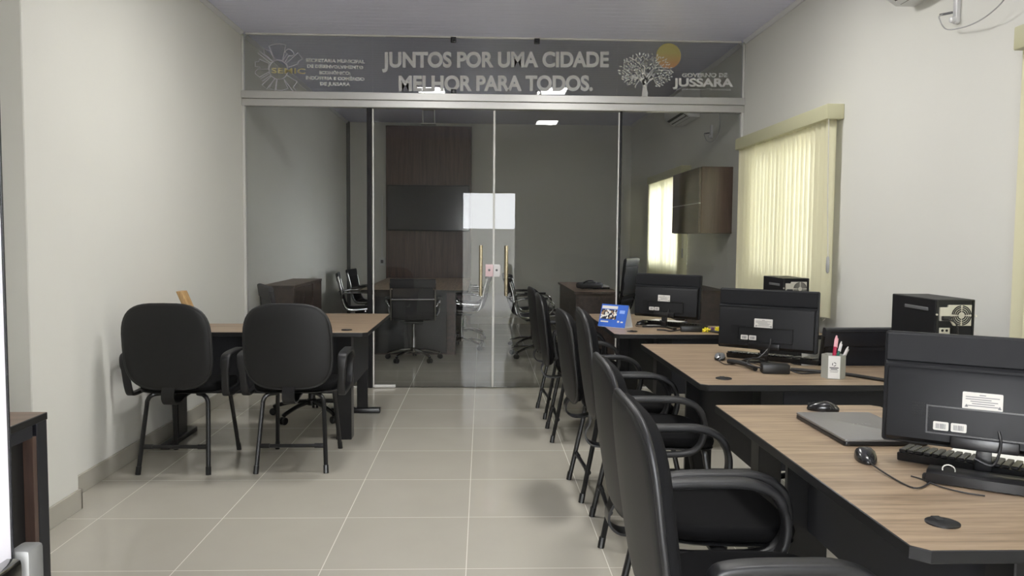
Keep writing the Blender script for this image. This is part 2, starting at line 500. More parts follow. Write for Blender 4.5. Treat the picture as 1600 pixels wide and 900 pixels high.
# windows in the right wall
for k, h in enumerate((W1, W2, W3)):
    bm = B(); a, b, z0, z1 = h; q = .05; X0, X1 = XR + .05, XR + .10
    add_box(bm, X0, X1, a, a + q, z0, z1, .004, 1); add_box(bm, X0, X1, b - q, b, z0, z1, .004, 1)
    add_box(bm, X0, X1, a + q, b - q, z0, z0 + q, .004, 1); add_box(bm, X0, X1, a + q, b - q, z1 - q, z1, .004, 1)
    m_ = (a + b) / 2; add_box(bm, X0, X1, m_ - .025, m_ + .025, z0 + q, z1 - q, .004, 1)
    wo = struct('window_%d' % (k + 1), bm, M['alu_w'], label=('aluminium window behind the cream blind in the front office', 'aluminium window behind the blind nearest the viewer', 'aluminium window of the room behind the glass')[k], cat='window')
    for (p, r) in ((a + q, m_ - .025), (m_ + .025, b - q)):
        bm = B(); add_box(bm, X0 + .02, X0 + .026, p, r, z0 + q, z1 - q); struct('pane', bm, M['clear'], wo)

# ------------------------------------------------------------------ glass partition
Z0B, Z1B, Z2B = 2.436, 2.496, 2.56
bm = B()
add_box(bm, XL + .001, XR - .001, YG - .055, YG + .05, Z1B + .002, Z2B, .003, 1)
add_box(bm, XL + .001, XR - .001, YG - .040, YG + .04, Z0B, Z1B - .001, .003, 1)
add_box(bm, XL + .001, XR - .001, YG - .030, YG + .03, Z1B - .001, Z1B + .002)
struct('trim_8', bm, M['alu'], label='silver aluminium transom above the glass doors', cat='transom')
bm = B(); add_box(bm, XL + .001, XL + .022, YG - .035, YG + .035, 0, Z0B, .003, 1); add_box(bm, XL + .001, XL + .016, YG - .03, YG + .03, Z2B, ZC - .03, .003, 1); struct('trim_9', bm, M['alu_w'])
bm = B(); add_box(bm, XR - .022, XR - .001, YG - .035, YG + .035, 0, Z0B, .003, 1); add_box(bm, XR - .016, XR - .001, YG - .03, YG + .03, Z2B, ZC - .03, .003, 1); struct('trim_10', bm, M['alu_w'])
bm = B(); add_box(bm, XL + .03, XR - .03, YG - .012, YG + .012, ZC - .014, ZC, .003, 1); struct('trim_11', bm, M['alu_w'])

def pane(name, x0, x1, z0, z1, label, cat, y=YG):
    bm = B(); add_box(bm, x0, x1, y - .004, y + .004, z0, z1)
    return struct(name, bm, M['glass'], label=label, cat=cat)
wl = pane('window_4', XL + .022, -1.004, .012, Z0B, 'fixed smoked glass panel left of the glass doors', 'glass panel')
wr = pane('window_5', 1.212, XR - .022, .012, Z0B, 'fixed smoked glass panel right of the glass doors', 'glass panel')
for nm, a, b, pr in (('left', XL + .022, -1.004, wl), ('right', 1.212, XR - .022, wr)):
    bm = B(); add_box(bm, a, b, YG - .014, YG + .014, 0, .014, .002, 1); struct('bottom_channel', bm, M['alu_w'], pr)
bm = B(); add_box(bm, -1.003, -.962, YG - .016, YG + .016, 0, Z0B, .003, 1); struct('edge_profile', bm, M['post'], wl)
bm = B(); add_box(bm, 1.190, 1.211, YG - .016, YG + .016, 0, Z0B, .003, 1); struct('edge_profile', bm, M['post'], wr)
dl = pane('door_1', -.944, .087, .01, Z0B - .008, 'left glass door leaf with a brass bar handle', 'glass door')
dr = pane('door_2', .107, 1.178, .01, Z0B - .008, 'right glass door leaf with a brass bar handle', 'glass door')
for dd, xs, sx in ((dl, (.088, .0965), -.95), (dr, (.0975, .106), 1.184)):
    bm = B(); add_box(bm, xs[0], xs[1], YG - .012, YG + .012, .008, Z0B - .01, .002, 1); struct('edge_seal', bm, M['alu_w'], dd)
    bm = B(); add_box(bm, sx - .0055, sx + .0055, YG - .014, YG + .014, .008, Z0B - .01, .002, 1); struct('hinge_edge_seal', bm, M['alu_w'], dd)
for dd, hx in ((dl, -.014), (dr, .209)):
    bm = B()
    for sy in (-1, 1):
        add_tube(bm, [(hx, YG + sy * .048, .82), (hx, YG + sy * .048, 1.26)], .0155, 14)
        for z in (.89, 1.19): add_tube(bm, [(hx, YG + sy * .004, z), (hx, YG + sy * .048, z)], .008, 10)
    struct('handle', bm, M['brass'], dd)
bm = B(); add_box(bm, .027, .0945, YG - .018, YG + .018, .987, 1.095, .006, 2); struct('lock', bm, M['pink'], dl, label='pink and white lock case')
bm = B(); add_prism(bm, [(.0985, .987), (.150, .987), (.158, 1.01), (.158, 1.07), (.150, 1.095), (.0985, 1.095)], YG - .018, YG + .018, 'y', .004); struct('lock_keeper', bm, M['lockw'], dr, label='pale lock keeper plate')
for dd, hx in ((dl, .06), (dr, .125)):
    bm = B(); add_lathe(bm, [(.001, 0), (.010, 0), (.010, .003), (.001, .003)], 14, Matrix.Translation((hx, YG - .018, 1.045)) @ Matrix.Rotation(PI / 2, 4, 'X')); struct('keyhole_disc', bm, M['ink'], dd)
for dd, a, b in ((dl, -.944, -.76), (dr, 1.0, 1.178)):
    for z0, z1 in ((.004, .028),):
        bm = B(); add_box(bm, a, b, YG - .016, YG + .016, z0, z1, .003, 1); struct('floor_pivot', bm, M['alu_w'], dd)

# glass panels above the transom, with their lettering
ZT = ZC - .016
t1 = pane('window_6', XL + .017, -.957, Z2B, ZT, 'left glass panel above the transom with round gear emblem', 'glass panel')
t2 = pane('window_7', -.951, 1.160, Z2B, ZT, 'middle glass panel above the transom with two lines of large lettering', 'glass panel')
t3 = pane('window_8', 1.166, XR - .017, Z2B, ZT, 'right glass panel above the transom with tree emblem', 'glass panel')
YT = YG - .0058
lettering('slogan_line', 'JUNTOS POR UMA CIDADE', -.872, 1.085, 2.778, 2.813, .1334, YT, M['letters'], t2, .04)
lettering('slogan_line', 'MELHOR PARA TODOS.', -.730, .949, 2.580, 2.608, .1334, YT, M['letters'], t2, .04)
for s, a, b, zl, zr in (('SECRETARIA MUNICIPAL', -1.519, -1.02, 2.818, 2.812), ('DE DESENVOLVIMENTO', -1.509, -1.033, 2.768, 2.763),
                        ('ECONÔMICO;', -1.406, -1.142, 2.714, 2.713), ('INDÚSTRIA E COMÉRCIO', -1.52, -1.023, 2.669, 2.665), ('DE JUSSARA', -1.401, -1.144, 2.621, 2.618)):
    lettering('department_line', s, a, b, zl, zr, .0278, YT, M['letters_s'], t1, .028)
lettering('emblem_lettering', 'SEMIC', -1.81, -1.526, 2.717, 2.715, .0445, YT - .0016, M['gold'], t1, .02, space=1.1)
lettering('town_line', 'GOVERNO DE', 1.728, 2.127, 2.738, 2.744, .0361, YT, M['letters'], t3, .03)
lettering('town_line', 'JUSSARA', 1.65, 2.182, 2.657, 2.661, .0723, YT, M['letters_s'], t3, .035)
lettering('motto_line', 'INOVAÇÃO, TRABALHO E TRANSPARÊNCIA', 1.659, 2.163, 2.627, 2.63, .0145, YT, M['letters'], t3, .0)

def em(p, s=.000695, ox=-1.753, oz=2.746): return (ox + (p[0] - 360) * s, oz - (p[1] - 465) * s)
EMB = [[(250, 180), (300, 158), (350, 150), (400, 153), (455, 165), (410, 350), (365, 343), (320, 350)],
       [(440, 250), (470, 215), (500, 213), (530, 230), (548, 258), (548, 282), (520, 297), (490, 290), (440, 370), (415, 355), (468, 272)],
       [(600, 255), (655, 325), (605, 360), (600, 390), (490, 430), (455, 385)], [(110, 265), (130, 245), (285, 365), (270, 385)],
       [(185, 220), (225, 228), (260, 235), (320, 350), (290, 360), (190, 275)],
       [(80, 375), (120, 370), (130, 340), (245, 390), (235, 455), (140, 460), (135, 435), (80, 430)],
       [(80, 490), (110, 460), (245, 460), (250, 490), (130, 555), (80, 520)], [(145, 575), (250, 510), (270, 530), (165, 605)],
       [(160, 650), (275, 540), (320, 570), (215, 700)], [(245, 690), (310, 570), (340, 580), (315, 715), (280, 702)],
       [(345, 580), (425, 575), (475, 690), (400, 715), (330, 710)], [(460, 530), (590, 605), (540, 670), (570, 715), (545, 735), (425, 575)],
       [(360 + 115 * math.cos(i * PI / 16), 465 + 115 * math.sin(i * PI / 16)) for i in range(32)]]
bm = B()
for poly in EMB:
    add_sweep(bm, [(em(p)[0], YT, em(p)[1]) for p in poly], [(-.0007, .0026), (.0007, .0026), (.0007, -.0026), (-.0007, -.0026)], True, (0, 1, 0))
# the outline strip lies flat on the pane
for v in bm.verts: v.co.y = YT + (-.0006 if v.co.y < YT else .0006)
struct('gear_emblem', bm, M['outline'], t1, label='outlined gear emblem of tools and buildings')

# tree emblem
TS = .000794
def tr(p): return (1.124 + p[0] * TS, 3.113 - p[1] * TS)
rnd = random.Random(3)
bm = B()
def flat(poly, y0=YT - .0016, y1=YT - .0004):
    add_prism(bm, [tr(p) for p in poly], y0, y1, 'y')
flat([(318, 705), (380, 705), (388, 650), (374, 600), (376, 545), (398, 505), (360, 480), (335, 500), (318, 530), (330, 590), (322, 650)])
def branch(pts, w0, w1):
    P = smooth_path([(a, b, 0) for a, b in pts], 5); n = len(P)
    L_, R_ = [], []
    for i, p in enumerate(P):
        t = P[min(i + 1, n - 1)] - P[max(i - 1, 0)]; t.normalize(); nn = Vector((-t.y, t.x, 0)); ww = (w0 + (w1 - w0) * i / (n - 1)) / 2
        L_.append((p + nn * ww)[:2]); R_.append((p - nn * ww)[:2])
    for i in range(n - 1): flat([L_[i], L_[i + 1], R_[i + 1], R_[i]])
    return [(p.x, p.y) for p in P]
tips = []
for pts, a, b in (([(345, 560), (300, 500), (230, 480), (150, 480), (90, 500)], 30, 6), ([(345, 520), (280, 450), (200, 410), (110, 400)], 24, 6),
                  ([(350, 500), (320, 420), (300, 350), (230, 290)], 24, 6), ([(355, 500), (345, 400), (350, 320), (330, 250)], 18, 5),
                  ([(360, 500), (400, 440), (460, 370), (500, 320)], 24, 6), ([(365, 510), (430, 440), (520, 400), (620, 400)], 24, 6),
                  ([(370, 540), (420, 500), (500, 480), (600, 500)], 26, 6), ([(300, 350), (340, 300), (400, 250)], 12, 4),
                  ([(230, 480), (190, 530), (160, 570)], 12, 4), ([(500, 480), (530, 530), (520, 580)], 12, 4), ([(280, 450), (240, 380), (160, 340)], 12, 4),
                  ([(430, 440), (450, 500), (480, 560)], 10, 4), ([(300, 500), (270, 540), (250, 580)], 10, 4), ([(460, 370), (440, 300), (450, 250)], 12, 4)):
    branch(pts, a, b)
cnt = 0; placed = []
while cnt < 185:
    a = rnd.uniform(0, 2 * PI); r = rnd.random() ** .5
    px, py = 362 + 300 * r * math.cos(a), 412 + 190 * r * math.sin(a)
    if py > 480 and 290 < px < 430: continue
    if 500 < py and abs(px - 360) < 110: continue
    if any((px - q[0]) ** 2 + (py - q[1]) ** 2 < 21 ** 2 for q in placed): 
        if rnd.random() < .97: continue
    placed.append((px, py))
    th = math.atan2(py - 480, px - 360) + rnd.uniform(-.9, .9); ln, wd = rnd.uniform(13, 19), rnd.uniform(6, 8.5)
    c, s = math.cos(th), math.sin(th)
    flat([(px + c * e * ln - s * f * wd, py + s * e * ln + c * f * wd) for e, f in ((-1, 0), (-.4, .85), (.3, .8), (1, 0), (.3, -.8), (-.4, -.85))])
    cnt += 1
struct('tree_emblem', bm, M['letters_s'], t3, label='pale leafy tree emblem')
bm = B(); add_prism(bm, [(tr((608, 245))[0] + .1085 * math.cos(i * PI / 24), tr((608, 245))[1] + .1085 * math.sin(i * PI / 24)) for i in range(48)], YT + .0002, YT + .0014, 'y')
struct('sun_disc', bm, M['sunp'], t3, label='yellow sun fading to orange behind the tree')
for k, (cx, cz) in enumerate(((-.26, ZC - .03), (.459, ZC - .03), (-.257, Z2B + .022), (.476, Z2B + .022))):
    bm = B(); add_box(bm, cx - .024, cx + .024, YG - .018, YG + .018, cz - .022, cz + .022, .004, 2)
    add_lathe(bm, [(.001, 0), (.013, 0), (.011, .004), (.001, .004)], 14, Matrix.Translation((cx, YG - .018, cz)) @ Matrix.Rotation(PI / 2, 4, 'X'))
    struct('clamp', bm, M['post'] if k != 3 else M['chrome'], t2)

# open entrance leaf right beside the camera
bm = B(); add_box(bm, -.352, -.344, YF + .04, .586, .01, 2.10)
d3 = struct('door_3', bm, M['film'], label='open glass entrance leaf covered in white perforated film', cat='glass door')
bm = B(); add_box(bm, -.3535, -.3435, .5862, .5905, .01, 2.10, .003, 1); struct('edge_gasket', bm, M['post'], d3)
bm = B(); add_box(bm, -.362, -.334, .49, .585, 1.02, 1.094, .004, 2); struct('lock', bm, M['chrome'], d3)
bm = B(); add_box(bm, -.350, -.3335, .5905, .612, .99, 1.096, .004, 2); struct('latch_block', bm, M['latch'], d3)

# ------------------------------------------------------------------ lamps
def lamp(loc, label):
    t = thing('ceiling_light', label, 'ceiling light', loc, 0, 'square led panels on the ceiling')
    bm = B(); add_box(bm, -.17, .17, -.22, .22, -.022, 0, .003, 1); obj('frame', bm, M['lampf'], t)
    bm = B(); add_box(bm, -.15, .15, -.20, .20, -.026, -.0225, .001, 1); obj('diffuser', bm, M['lamp'], t)
lamp((.81, 4.66, ZC), 'white LED ceiling panel on the right, nearer the glass wall')
lamp((-.605, 4.57, ZC), 'white LED ceiling panel on the left of the office')
lamp((.94, 2.10, ZC), 'white LED ceiling panel on the right, nearer the entrance')

# ------------------------------------------------------------------ vertical blinds
def blind(y0, y1, ztop, zbot, label, ang=23):
    t = thing('vertical_blind', label, 'blind', (XR, y0, ztop), 0, 'cream vertical blinds on the right wall')
    L = y1 - y0; H = ztop - zbot
    bm = B(); add_box(bm, -.112, 0, 0, L, -.095, 0, .006, 2); obj('valance', bm, M['valance'], t)
    n = int(round(L / .080)); first = None
    for i in range(n):
        if first is None:
            bm = B(); k = 6; cols = []
            for j in range(k + 1):
                s = (j / k - .5)
                cols.append([bm.verts.new((math.sin(PI * (j / k)) * .019, s * .089, z)) for z in (-.085, -H * .5, -H)])
            for a, b in zip(cols, cols[1:]):
                for q in range(2): bm.faces.new((a[q], b[q], b[q + 1], a[q + 1]))
            first = obj('slat', bm, M['slat'], t, 60); o = first
        else:
            o = first.copy(); COL.objects.link(o); o.parent = t
        o.location = (-.060, .05 + (L - .1) * i / (n - 1), 0)
        o.rotation_euler = (0, 0, math.radians(ang + random.uniform(-6, 6)))
    bm = B(); add_tube(bm, [(-.060, .05 + (L - .1) * i / (n * 2), -H - .006 - .018 * (i % 2)) for i in range(n * 2 + 1)], .0022, 5); obj('bottom_chain', bm, M['cordw'], t)
    bm = B(); add_tube(bm, [(-.095, .012, -.09), (-.09, .0, -.6), (-.085, -.02, -ztop + 1.22)], .003, 6, smooth=4); obj('cord', bm, M['cordw'], t)
    bm = B(); add_lathe(bm, [(.004, -.055), (.016, -.045), (.02, 0), (.016, .045), (.004, .055)], 16, Matrix.Translation((-.085, -.02, -ztop + 1.175)) @ Matrix.Scale(.4, 4, (1, 0, 0)))
    obj('cord_weight', bm, M['tag'], t)
blind(5.02, 6.86, 2.19, .83, 'cream vertical blind on the right wall beside the glass partition')
blind(1.45, 3.25, 2.205, .93, 'cream vertical blind at the right edge, nearest the viewer')
blind(8.73, 10.55, 2.135, .85, 'cream vertical blind seen through the glass in the back room', 92)

# ------------------------------------------------------------------ air conditioners and the hanging cables under them
def ac(y0, y1, z0, label):
    t = thing('air_conditioner', label, 'air conditioner', (XR, (y0 + y1) / 2, z0), 0, 'white split air conditioners on the right wall')
    L = (y1 - y0) / 2
    prof = [(0, 0), (-.10, 0), (-.185, .055), (-.205, .11), (-.20, .27), (-.18, .285), (0, .285)]
    bm = B(); add_prism(bm, prof, -L, L, 'y', .008); obj('body', bm, M['acw'], t)
    bm = B(); add_prism(bm, [(-.095, -.003), (-.182, .052), (-.178, .058), (-.091, .004)], -L + .05, L - .05, 'y'); obj('outlet', bm, M['acd'], t)
    for k in range(2):
        bm = B(); q = k * .035; add_prism(bm, [(-.105 - q, -.006 + q * .63), (-.128 - q, .0085 + q * .63), (-.126 - q, .0125 + q * .63), (-.103 - q, -.002 + q * .63)], -L + .06, L - .06, 'y'); obj('louver', bm, M['acw'], t)
ac(3.42, 4.245, 2.567, 'white split air conditioner at the top edge, front office')
ac(8.42, 9.2, 2.615, 'white split air conditioner seen through the glass, back room')
def hanging(y, z, label, s=1):
    t = thing('cable_bracket', label, 'cable bracket', (XR, y, z), 0, 'cable brackets below the air conditioners')
    bm = B(); add_prism(bm, rrect(-.016, .016, 0, .135, .014), -.02, 0, 'x', .003)
    add_lathe(bm, [(.001, 0), (.016, 0), (.014, .02), (.006, .024), (.001, .024)], 16, Matrix.Translation((-.018, 0, .02)) @ Matrix.Rotation(-PI / 2, 4, 'Y')); obj('bracket', bm, M['clearp'], t)
    bm = B(); add_tube(bm, [(-.03, .005, .055), (-.07, .035, .05), (-.065, .045, .03), (-.05, .015, -.02), (-.05, -.10, -.045), (-.06, -.236, -.055), (-.07, -.36, -.045), (-.075, -.46, -.01), (-.07, -.49, .07), (-.05, -.39, .19)], .0032, 7, smooth=6); obj('cable', bm, M['cableg'], t)
    bm = B(); add_tube(bm, [(-.03, .0, .055), (-.07, .04, .053)], .006, 8); obj('cable_end', bm, M['ink'], t)
hanging(3.83, 2.37, 'milky plastic bracket with looped grey cable below the front air conditioner')
hanging(7.95, 2.33, 'small bracket with hanging cable on the back room wall')

# ------------------------------------------------------------------ visitor chairs
def make_visitor_chair():
    t = thing('visitor_chair', '', 'chair', (0, 0, 0))
    def bk(u_, v_, q):      # backrest; v up, leaning back, slightly wrapped
        z = .722 + v_; y = -.327 - .150 * v_ + .35 * u_ * u_ + .12 * (v_ + .1) ** 2
        return (u_, y + q, z)
    bm = B(); add_pad(bm, .470, .465, .050, 0, lambda a, b, q: bk(a, b, max(q, 0) * 1.4 if q > 0 else q * .35), p=3.4); obj('backrest', bm, M['fabric'], t, 50)
    bm = B(); add_pad(bm, .475, .470, .016, 0, lambda a, b, q: bk(a, b, q - .013), p=3.4); obj('back_shell', bm, M['leather'], t, 50)
    bm = B()
    ring = []
    for i in range(48):
        a = 2 * PI * i / 48; c, s = math.cos(a), math.sin(a)
        uu = math.copysign(abs(c) ** (2 / 3.4), c) * .237; vv = math.copysign(abs(s) ** (2 / 3.4), s) * .2345
        ring.append(bk(uu, vv, -.008))
    add_tube(bm, ring, .0085, 8, True); obj('edge_trim', bm, M['rubber'], t, 60)
    def st(u_, v_, q): return (u_, .005 + v_, .468 + q * .8 - .25 * max(0, v_ - .12) ** 2 * 4 - .03 * (v_ + .0) + (.0 if q < 0 else .18 * u_ * u_))
    bm = B(); add_pad(bm, .485, .46, .052, 0, st, p=3.6); obj('seat', bm, M['fabric'], t, 50)
    bm = B(); add_pad(bm, .478, .452, .018, 0, lambda a, b, q: st(a, b, q - .030), p=3.6); obj('seat_shell', bm, M['black'], t, 50)
    for sx in (-1, 1):
        for sy in (-1, 1):
            yt = -.175 if sy < 0 else .17
            bm = B()
            add_tube(bm, smooth_path([(sx * .10, yt * .85, .434), (sx * .140, yt, .432), (sx * .166, yt * 1.06, .405), (sx * .173, yt * 1.12, .34), (sx * .193, sy * .262, .016)], 5), .0125, 10)
            add_tube(bm, [(sx * .1915, sy * .258, .045), (sx * .1945, sy * .266, 0)], .0150, 10)
            obj('leg', bm, M['blackm'], t)
    bm = B(); add_tube(bm, [(-.183, -.228, .148), (.183, -.228, .148)], .0105, 10)
    for s in (-1, 1): add_tube(bm, [(s * .125, -.228, .148), (s * .180, -.228, .148)], .014, 10)
    obj('crossbar', bm, M['blackm'], t)
    bm = B()
    for s in (-1, 1): add_tube(bm, [(s * .12, -.17, .434), (s * .12, .17, .434)], .011, 8)
    add_box(bm, -.13, .13, -.06, .06, .428, .440, .003, 1); obj('seat_frame', bm, M['blackm'], t)
    bm = B()
    add_sweep(bm, smooth_path([(0, .0, .422), (0, -.14, .418), (0, -.225, .400), (0, -.285, .402), (0, -.318, .428), (0, -.322, .465), (0, -.304, .505), (0, -.298, .56)], 5), [(.034, -.004), (.034, .004), (-.034, .004), (-.034, -.004)], False, (1, 0, 0))
    obj('back_bracket', bm, M['blackm'], t)
    for s in (-1, 1):
        pts = [(-.235, .648), (-.195, .673), (-.06, .677), (.03, .673), (.095, .645), (.125, .59), (.128, .53), (.106, .475), (.055, .447), (-.06, .441), (-.17, .443), (-.205, .465), (-.226, .55)]
        path = smooth_path([(s * (.268 + .012 * (z - .44) / .23), y + .02, z - .012) for y, z in pts], 5, True)
        n = len(path)
        sc = [1.0 if p.z > .6 else .82 for p in path]
        pr_ = rrect(-.026, .026, -.0125, .0125, .009, 3)
        bm = B(); add_sweep(bm, path, pr_, True, (1, 0, 0), 0, sc)
        add_box(bm, min(s * .10, s * .275), max(s * .10, s * .267), -.06, -.015, .424, .438, .002, 1)
        obj('armrest', bm, M['rubber'], t, 50)
    return t
vc = make_visitor_chair()
G1 = 'visitor chairs in a row facing the right-hand desks'
G2 = 'visitor chairs at the left desk'
vc.location = (-1.704, 4.70, 0); vc.rotation_euler = (0, 0, math.radians(-1)); vc['label'] = 'black visitor chair nearest the left wall, seen from behind'; vc['group'] = G2
dup(vc, (-1.072, 4.72, 0), 1.5, 'black visitor chair at the left desk, nearer the glass doors, seen from behind', G2)
ROW = [(.690, 1.85, -90, 'large black visitor chair nearest the viewer, armrest loop in the foreground', 0),
       (.725, 2.48, -90, 'second black visitor chair from the viewer in the right-hand row', 0),
       (.790, 3.54, -92, 'black visitor chair with a raised backrest, third in the right-hand row', .055),
       (.760, 4.15, -87, 'black visitor chair fourth from the viewer in the right-hand row', 0),
       (.725, 5.32, -90, 'black visitor chair second from the glass in the right-hand row', 0),
       (.715, 6.01, -86, 'black visitor chair at the far end of the row, nearest the glass', 0)]
for X, Y, r, lab, dz in ROW:
    o = dup(vc, (X, Y, 0), r, lab, G1)
    if dz:
        for c in kids(o):
            if c.name.split('.')[0] in ('backrest', 'back_shell', 'edge_trim'): c.location.z = dz

# ------------------------------------------------------------------ L-shaped desks
def make_desk(label, loc, rz, L, dep, rl, rw, grain=None):
    t = thing('office_desk', label, 'desk', loc, rz, 'l-shaped wooden office desks')
    c = .028; zt, zb = .74, .713
    out = [(-L + .006, 0), (-c, 0), (0, c), (0, rl - .006), (-.006, rl), (-rw, rl), (-rw, dep + .03), (-rw - .03, dep), (-L + c, dep), (-L, dep - c), (-L, .006)]
    bm = B(); add_prism(bm, out, zb, zt, 'z', .002, 1)
    for f in bm.faces:
        if f.calc_center_median().z > zt - .001 and f.normal.z > .9: f.material_index = 1
    bm.normal_update()
    for f in bm.faces: f.material_index = 1 if f.normal.z > .9 else 0
    gw = M['wood_x'] if grain is None else grain
    obj('tabletop', bm, [M['black'], gw], t)
    # dark corner column, T legs, modesty panels
    bm = B(); add_box(bm, -.245, -.145, .295, .395, .0, zb, .003, 1); obj('corner_column', bm, M['blackm'], t)
    bm = B(); add_box(bm, -L + .06, -.245, .325, .343, .30, zb, .002, 1); obj('modesty_panel', bm, M['navy'], t)
    bm = B(); add_box(bm, -.165, -.147, .395, rl - .14, .34, zb, .002, 1); obj('modesty_panel', bm, M['navy'], t)
    bm = B(); add_box(bm, -L + .03, -L + .058, .25, .40, .03, zb, .003, 1); q = obj('leg', bm, M['blackm'], t)
    bm = B(); add_box(bm, -L + .015, -L + .075, .05, dep + .05, 0, .034, .006, 2); obj('foot', bm, M['blackm'], q)
    bm = B(); add_box(bm, -.235, -.155, rl - .14, rl - .112, .03, zb, .003, 1); q = obj('leg', bm, M['blackm'], t)
    bm = B(); add_box(bm, -.43, -.06, rl - .156, rl - .096, 0, .038, .006, 2); obj('foot', bm, M['blackm'], q)
    bm = B()
    M4 = Matrix.Translation((-.146, .135, zt))
    add_lathe(bm, [(.001, 0), (.034, 0), (.034, .003), (.030, .0045), (.001, .005)], 24, M4)
    obj('cable_grommet', bm, M['black'], t)
    bm = B(); add_box(bm, -.178, -.150, .127, .145, zt + .0035, zt + .0056, .0008, 1); obj('grommet_slot', bm, M['hole'], t)
    return t
wood_y = wood('desk_wood_return', (.37, .275, .185), (.19, .135, .088), 1, .40, 2.6, 18)
make_desk('wooden desk on the left behind the two visitor chairs', (-.705, 4.91, 0), 0, 1.30, .49, 1.235, .55)
make_desk('wooden L-shaped desk nearest the viewer with laptop and monitor', (.832, 1.462, 0), -90, 1.335, .59, 1.35, .50, wood_y)
make_desk('wooden L-shaped desk in the middle of the right side, with the pen holder', (.892, 3.185, 0), -90, 1.255, .59, 1.30, .50, wood_y)
make_desk('wooden L-shaped desk farthest on the right, with the blue calendar', (.820, 4.885, 0), -90, 1.33, .59, 1.35, .50, wood_y)

# ------------------------------------------------------------------ monitors
def make_monitor(label, loc, rz, stand='tray', wd=.475, zc=.205):
    """screen faces +Y, back faces -Y; origin on the table"""
    t = thing('monitor', label, 'monitor', loc, rz, 'black computer monitors seen from behind')
    h = .292; z0, z1 = zc - h / 2, zc + h / 2
    tilt = Matrix.Translation((0, 0, zc)) @ Matrix.Rotation(math.radians(-3), 4, 'X') @ Matrix.Translation((0, 0, -zc))
    def T(bm): bmesh.ops.transform(bm, matrix=tilt, verts=bm.verts); return bm
    bm = B(); add_prism(bm, rrect(-wd / 2, wd / 2, z0, z1, .008, 3), 0, .022, 'y', .003); obj('casing', T(bm), M['monitor'], t)
    bm = B(); add_box(bm, -wd / 2 + .016, wd / 2 - .016, .0222, .0240, z0 + .022, z1 - .016); obj('screen', T(bm), M['screen'], t)
    # lower back housing with a stepped ridge
    zr = z1 - .088
    bm = B()
    add_prism(bm, [(-.004, z0 + .006), (-.024, z0 + .018), (-.026, zr - .018), (-.016, zr), (.001, zr + .004), (.001, z0 + .006)], -wd / 2 + .012, wd / 2 - .012, 'x', .003)
    obj('back_housing', T(bm), M['monitor'], t)
    bm = B(); add_box(bm, -wd / 2 + .004, wd / 2 - .004, -.006, .001, zr + .010, z1 - .004, .003, 1); obj('upper_back', T(bm), M['monitor_t'], t)
    bm = B(); add_prism(bm, [(-.006, zr + .010), (-.020, zr + .003), (-.020, zr - .003), (.001, zr - .003), (.001, zr + .010)], -wd / 2 + .006, wd / 2 - .006, 'x', .001); obj('ridge', T(bm), M['monitor_t'], t)
    bm = B(); a, b, e, f = -.128, .13, z0 + .040, z0 + .105
    for p in ((a, b, f, f + .004), (a, b, e - .004, e), (a - .004, a, e - .004, f + .004), (b, b + .004, e - .004, f + .004)): add_box(bm, p[0], p[1], -.0285, -.0255, p[2], p[3])
    obj('port_recess', T(bm), M['blackm'], t)
    bm = B()
    for i in range(8):
        for j in range(6): add_box(bm, -.165 + i * .0055, -.1625 + i * .0055, -.0268, -.0256, z0 + .075 + j * .007, z0 + .078 + j * .007)
    obj('vent', T(bm), M['hole'], t)
    def sticker(x0, x1, za, zb, kind):
        bm = B(); add_prism(bm, rrect(x0, x1, za, zb, .003, 3), -.0272, -.0258, 'y'); s = obj('sticker', T(bm), M['label'], t)
        bm = B()
        if kind == 'bars':
            k = x0 + .006; r = random.Random(5)
            while k < x1 - .006:
                q = r.uniform(.0007, .0018); add_box(bm, k, k + q, -.0276, -.0271, za + .004, zb - .005); k += q + r.uniform(.0006, .0014)
        else:
            for i, (a_, b_) in enumerate(((.42, .58), (.08, .92), (.08, .72), (.2, .88), (.24, .8), (.1, .9))):
                zz = zb - .006 - i * (zb - za - .010) / 6
                add_box(bm, x0 + (x1 - x0) * a_, x0 + (x1 - x0) * b_, -.0276, -.0271, zz - .0013, zz + .0006)
            for sx in (.06, .88):
                add_prism(bm, [(x0 + (x1 - x0) * sx, za + .005), (x0 + (x1 - x0) * (sx + .09), za + .005), (x0 + (x1 - x0) * (sx + .045), za + .013)], -.0276, -.0271, 'y')
        obj('print', T(bm), M['ink'], s)
    sticker(-.052, .036, z0 + .108, z0 + .151, 'text')
    sticker(-.115, -.080, z0 + .046, z0 + .068, 'bars'); sticker(-.075, -.040, z0 + .046, z0 + .068, 'bars')
    bm = B(); add_box(bm, -.075, .075, -.040, -.022, z0 + .006, z0 + .036, .004, 2); obj('hinge_cover', T(bm), M['blackm'], t)
    bm = B(); add_prism(bm, [(-.020, .006), (.020, .006), (.016, z0 + .03), (-.016, z0 + .03)], -.042, -.022, 'y', .003); obj('stand_neck', bm, M['blackm'], t)
    if stand == 'tray':
        bm = B(); add_prism(bm, [(-.165, .004), (-.165, .026), (-.15, .032), (-.045, .018), (-.020, .006), (-.020, 0), (-.155, 0)], -.12, .12, 'x', .003); obj('stand_base', bm, M['blackm'], t)
    else:
        bm = B()
        for s in (-1, 1): add_sweep(bm, [(0, -.02, .006), (s * .12, -.115, .006)], [(.013, -.006), (.013, .006), (-.013, .006), (-.013, -.006)], False, (1, .5 * s, 0))
        add_box(bm, -.04, .04, -.055, -.015, 0, .010, .003, 1); obj('stand_base', bm, M['blackm'], t)
    bm = B(); add_tube(bm, [(.03, -.027, z0 + .06), (.035, -.055, z0 + .03), (.02, -.06, .04), (-.02, -.055, .05)], .0035, 7, smooth=5); obj('cable', bm, M['cable'], t)
    return t
make_monitor('black monitor nearest the viewer, cut by the right edge, on the laptop desk', (1.275, 1.955, .74), -33)
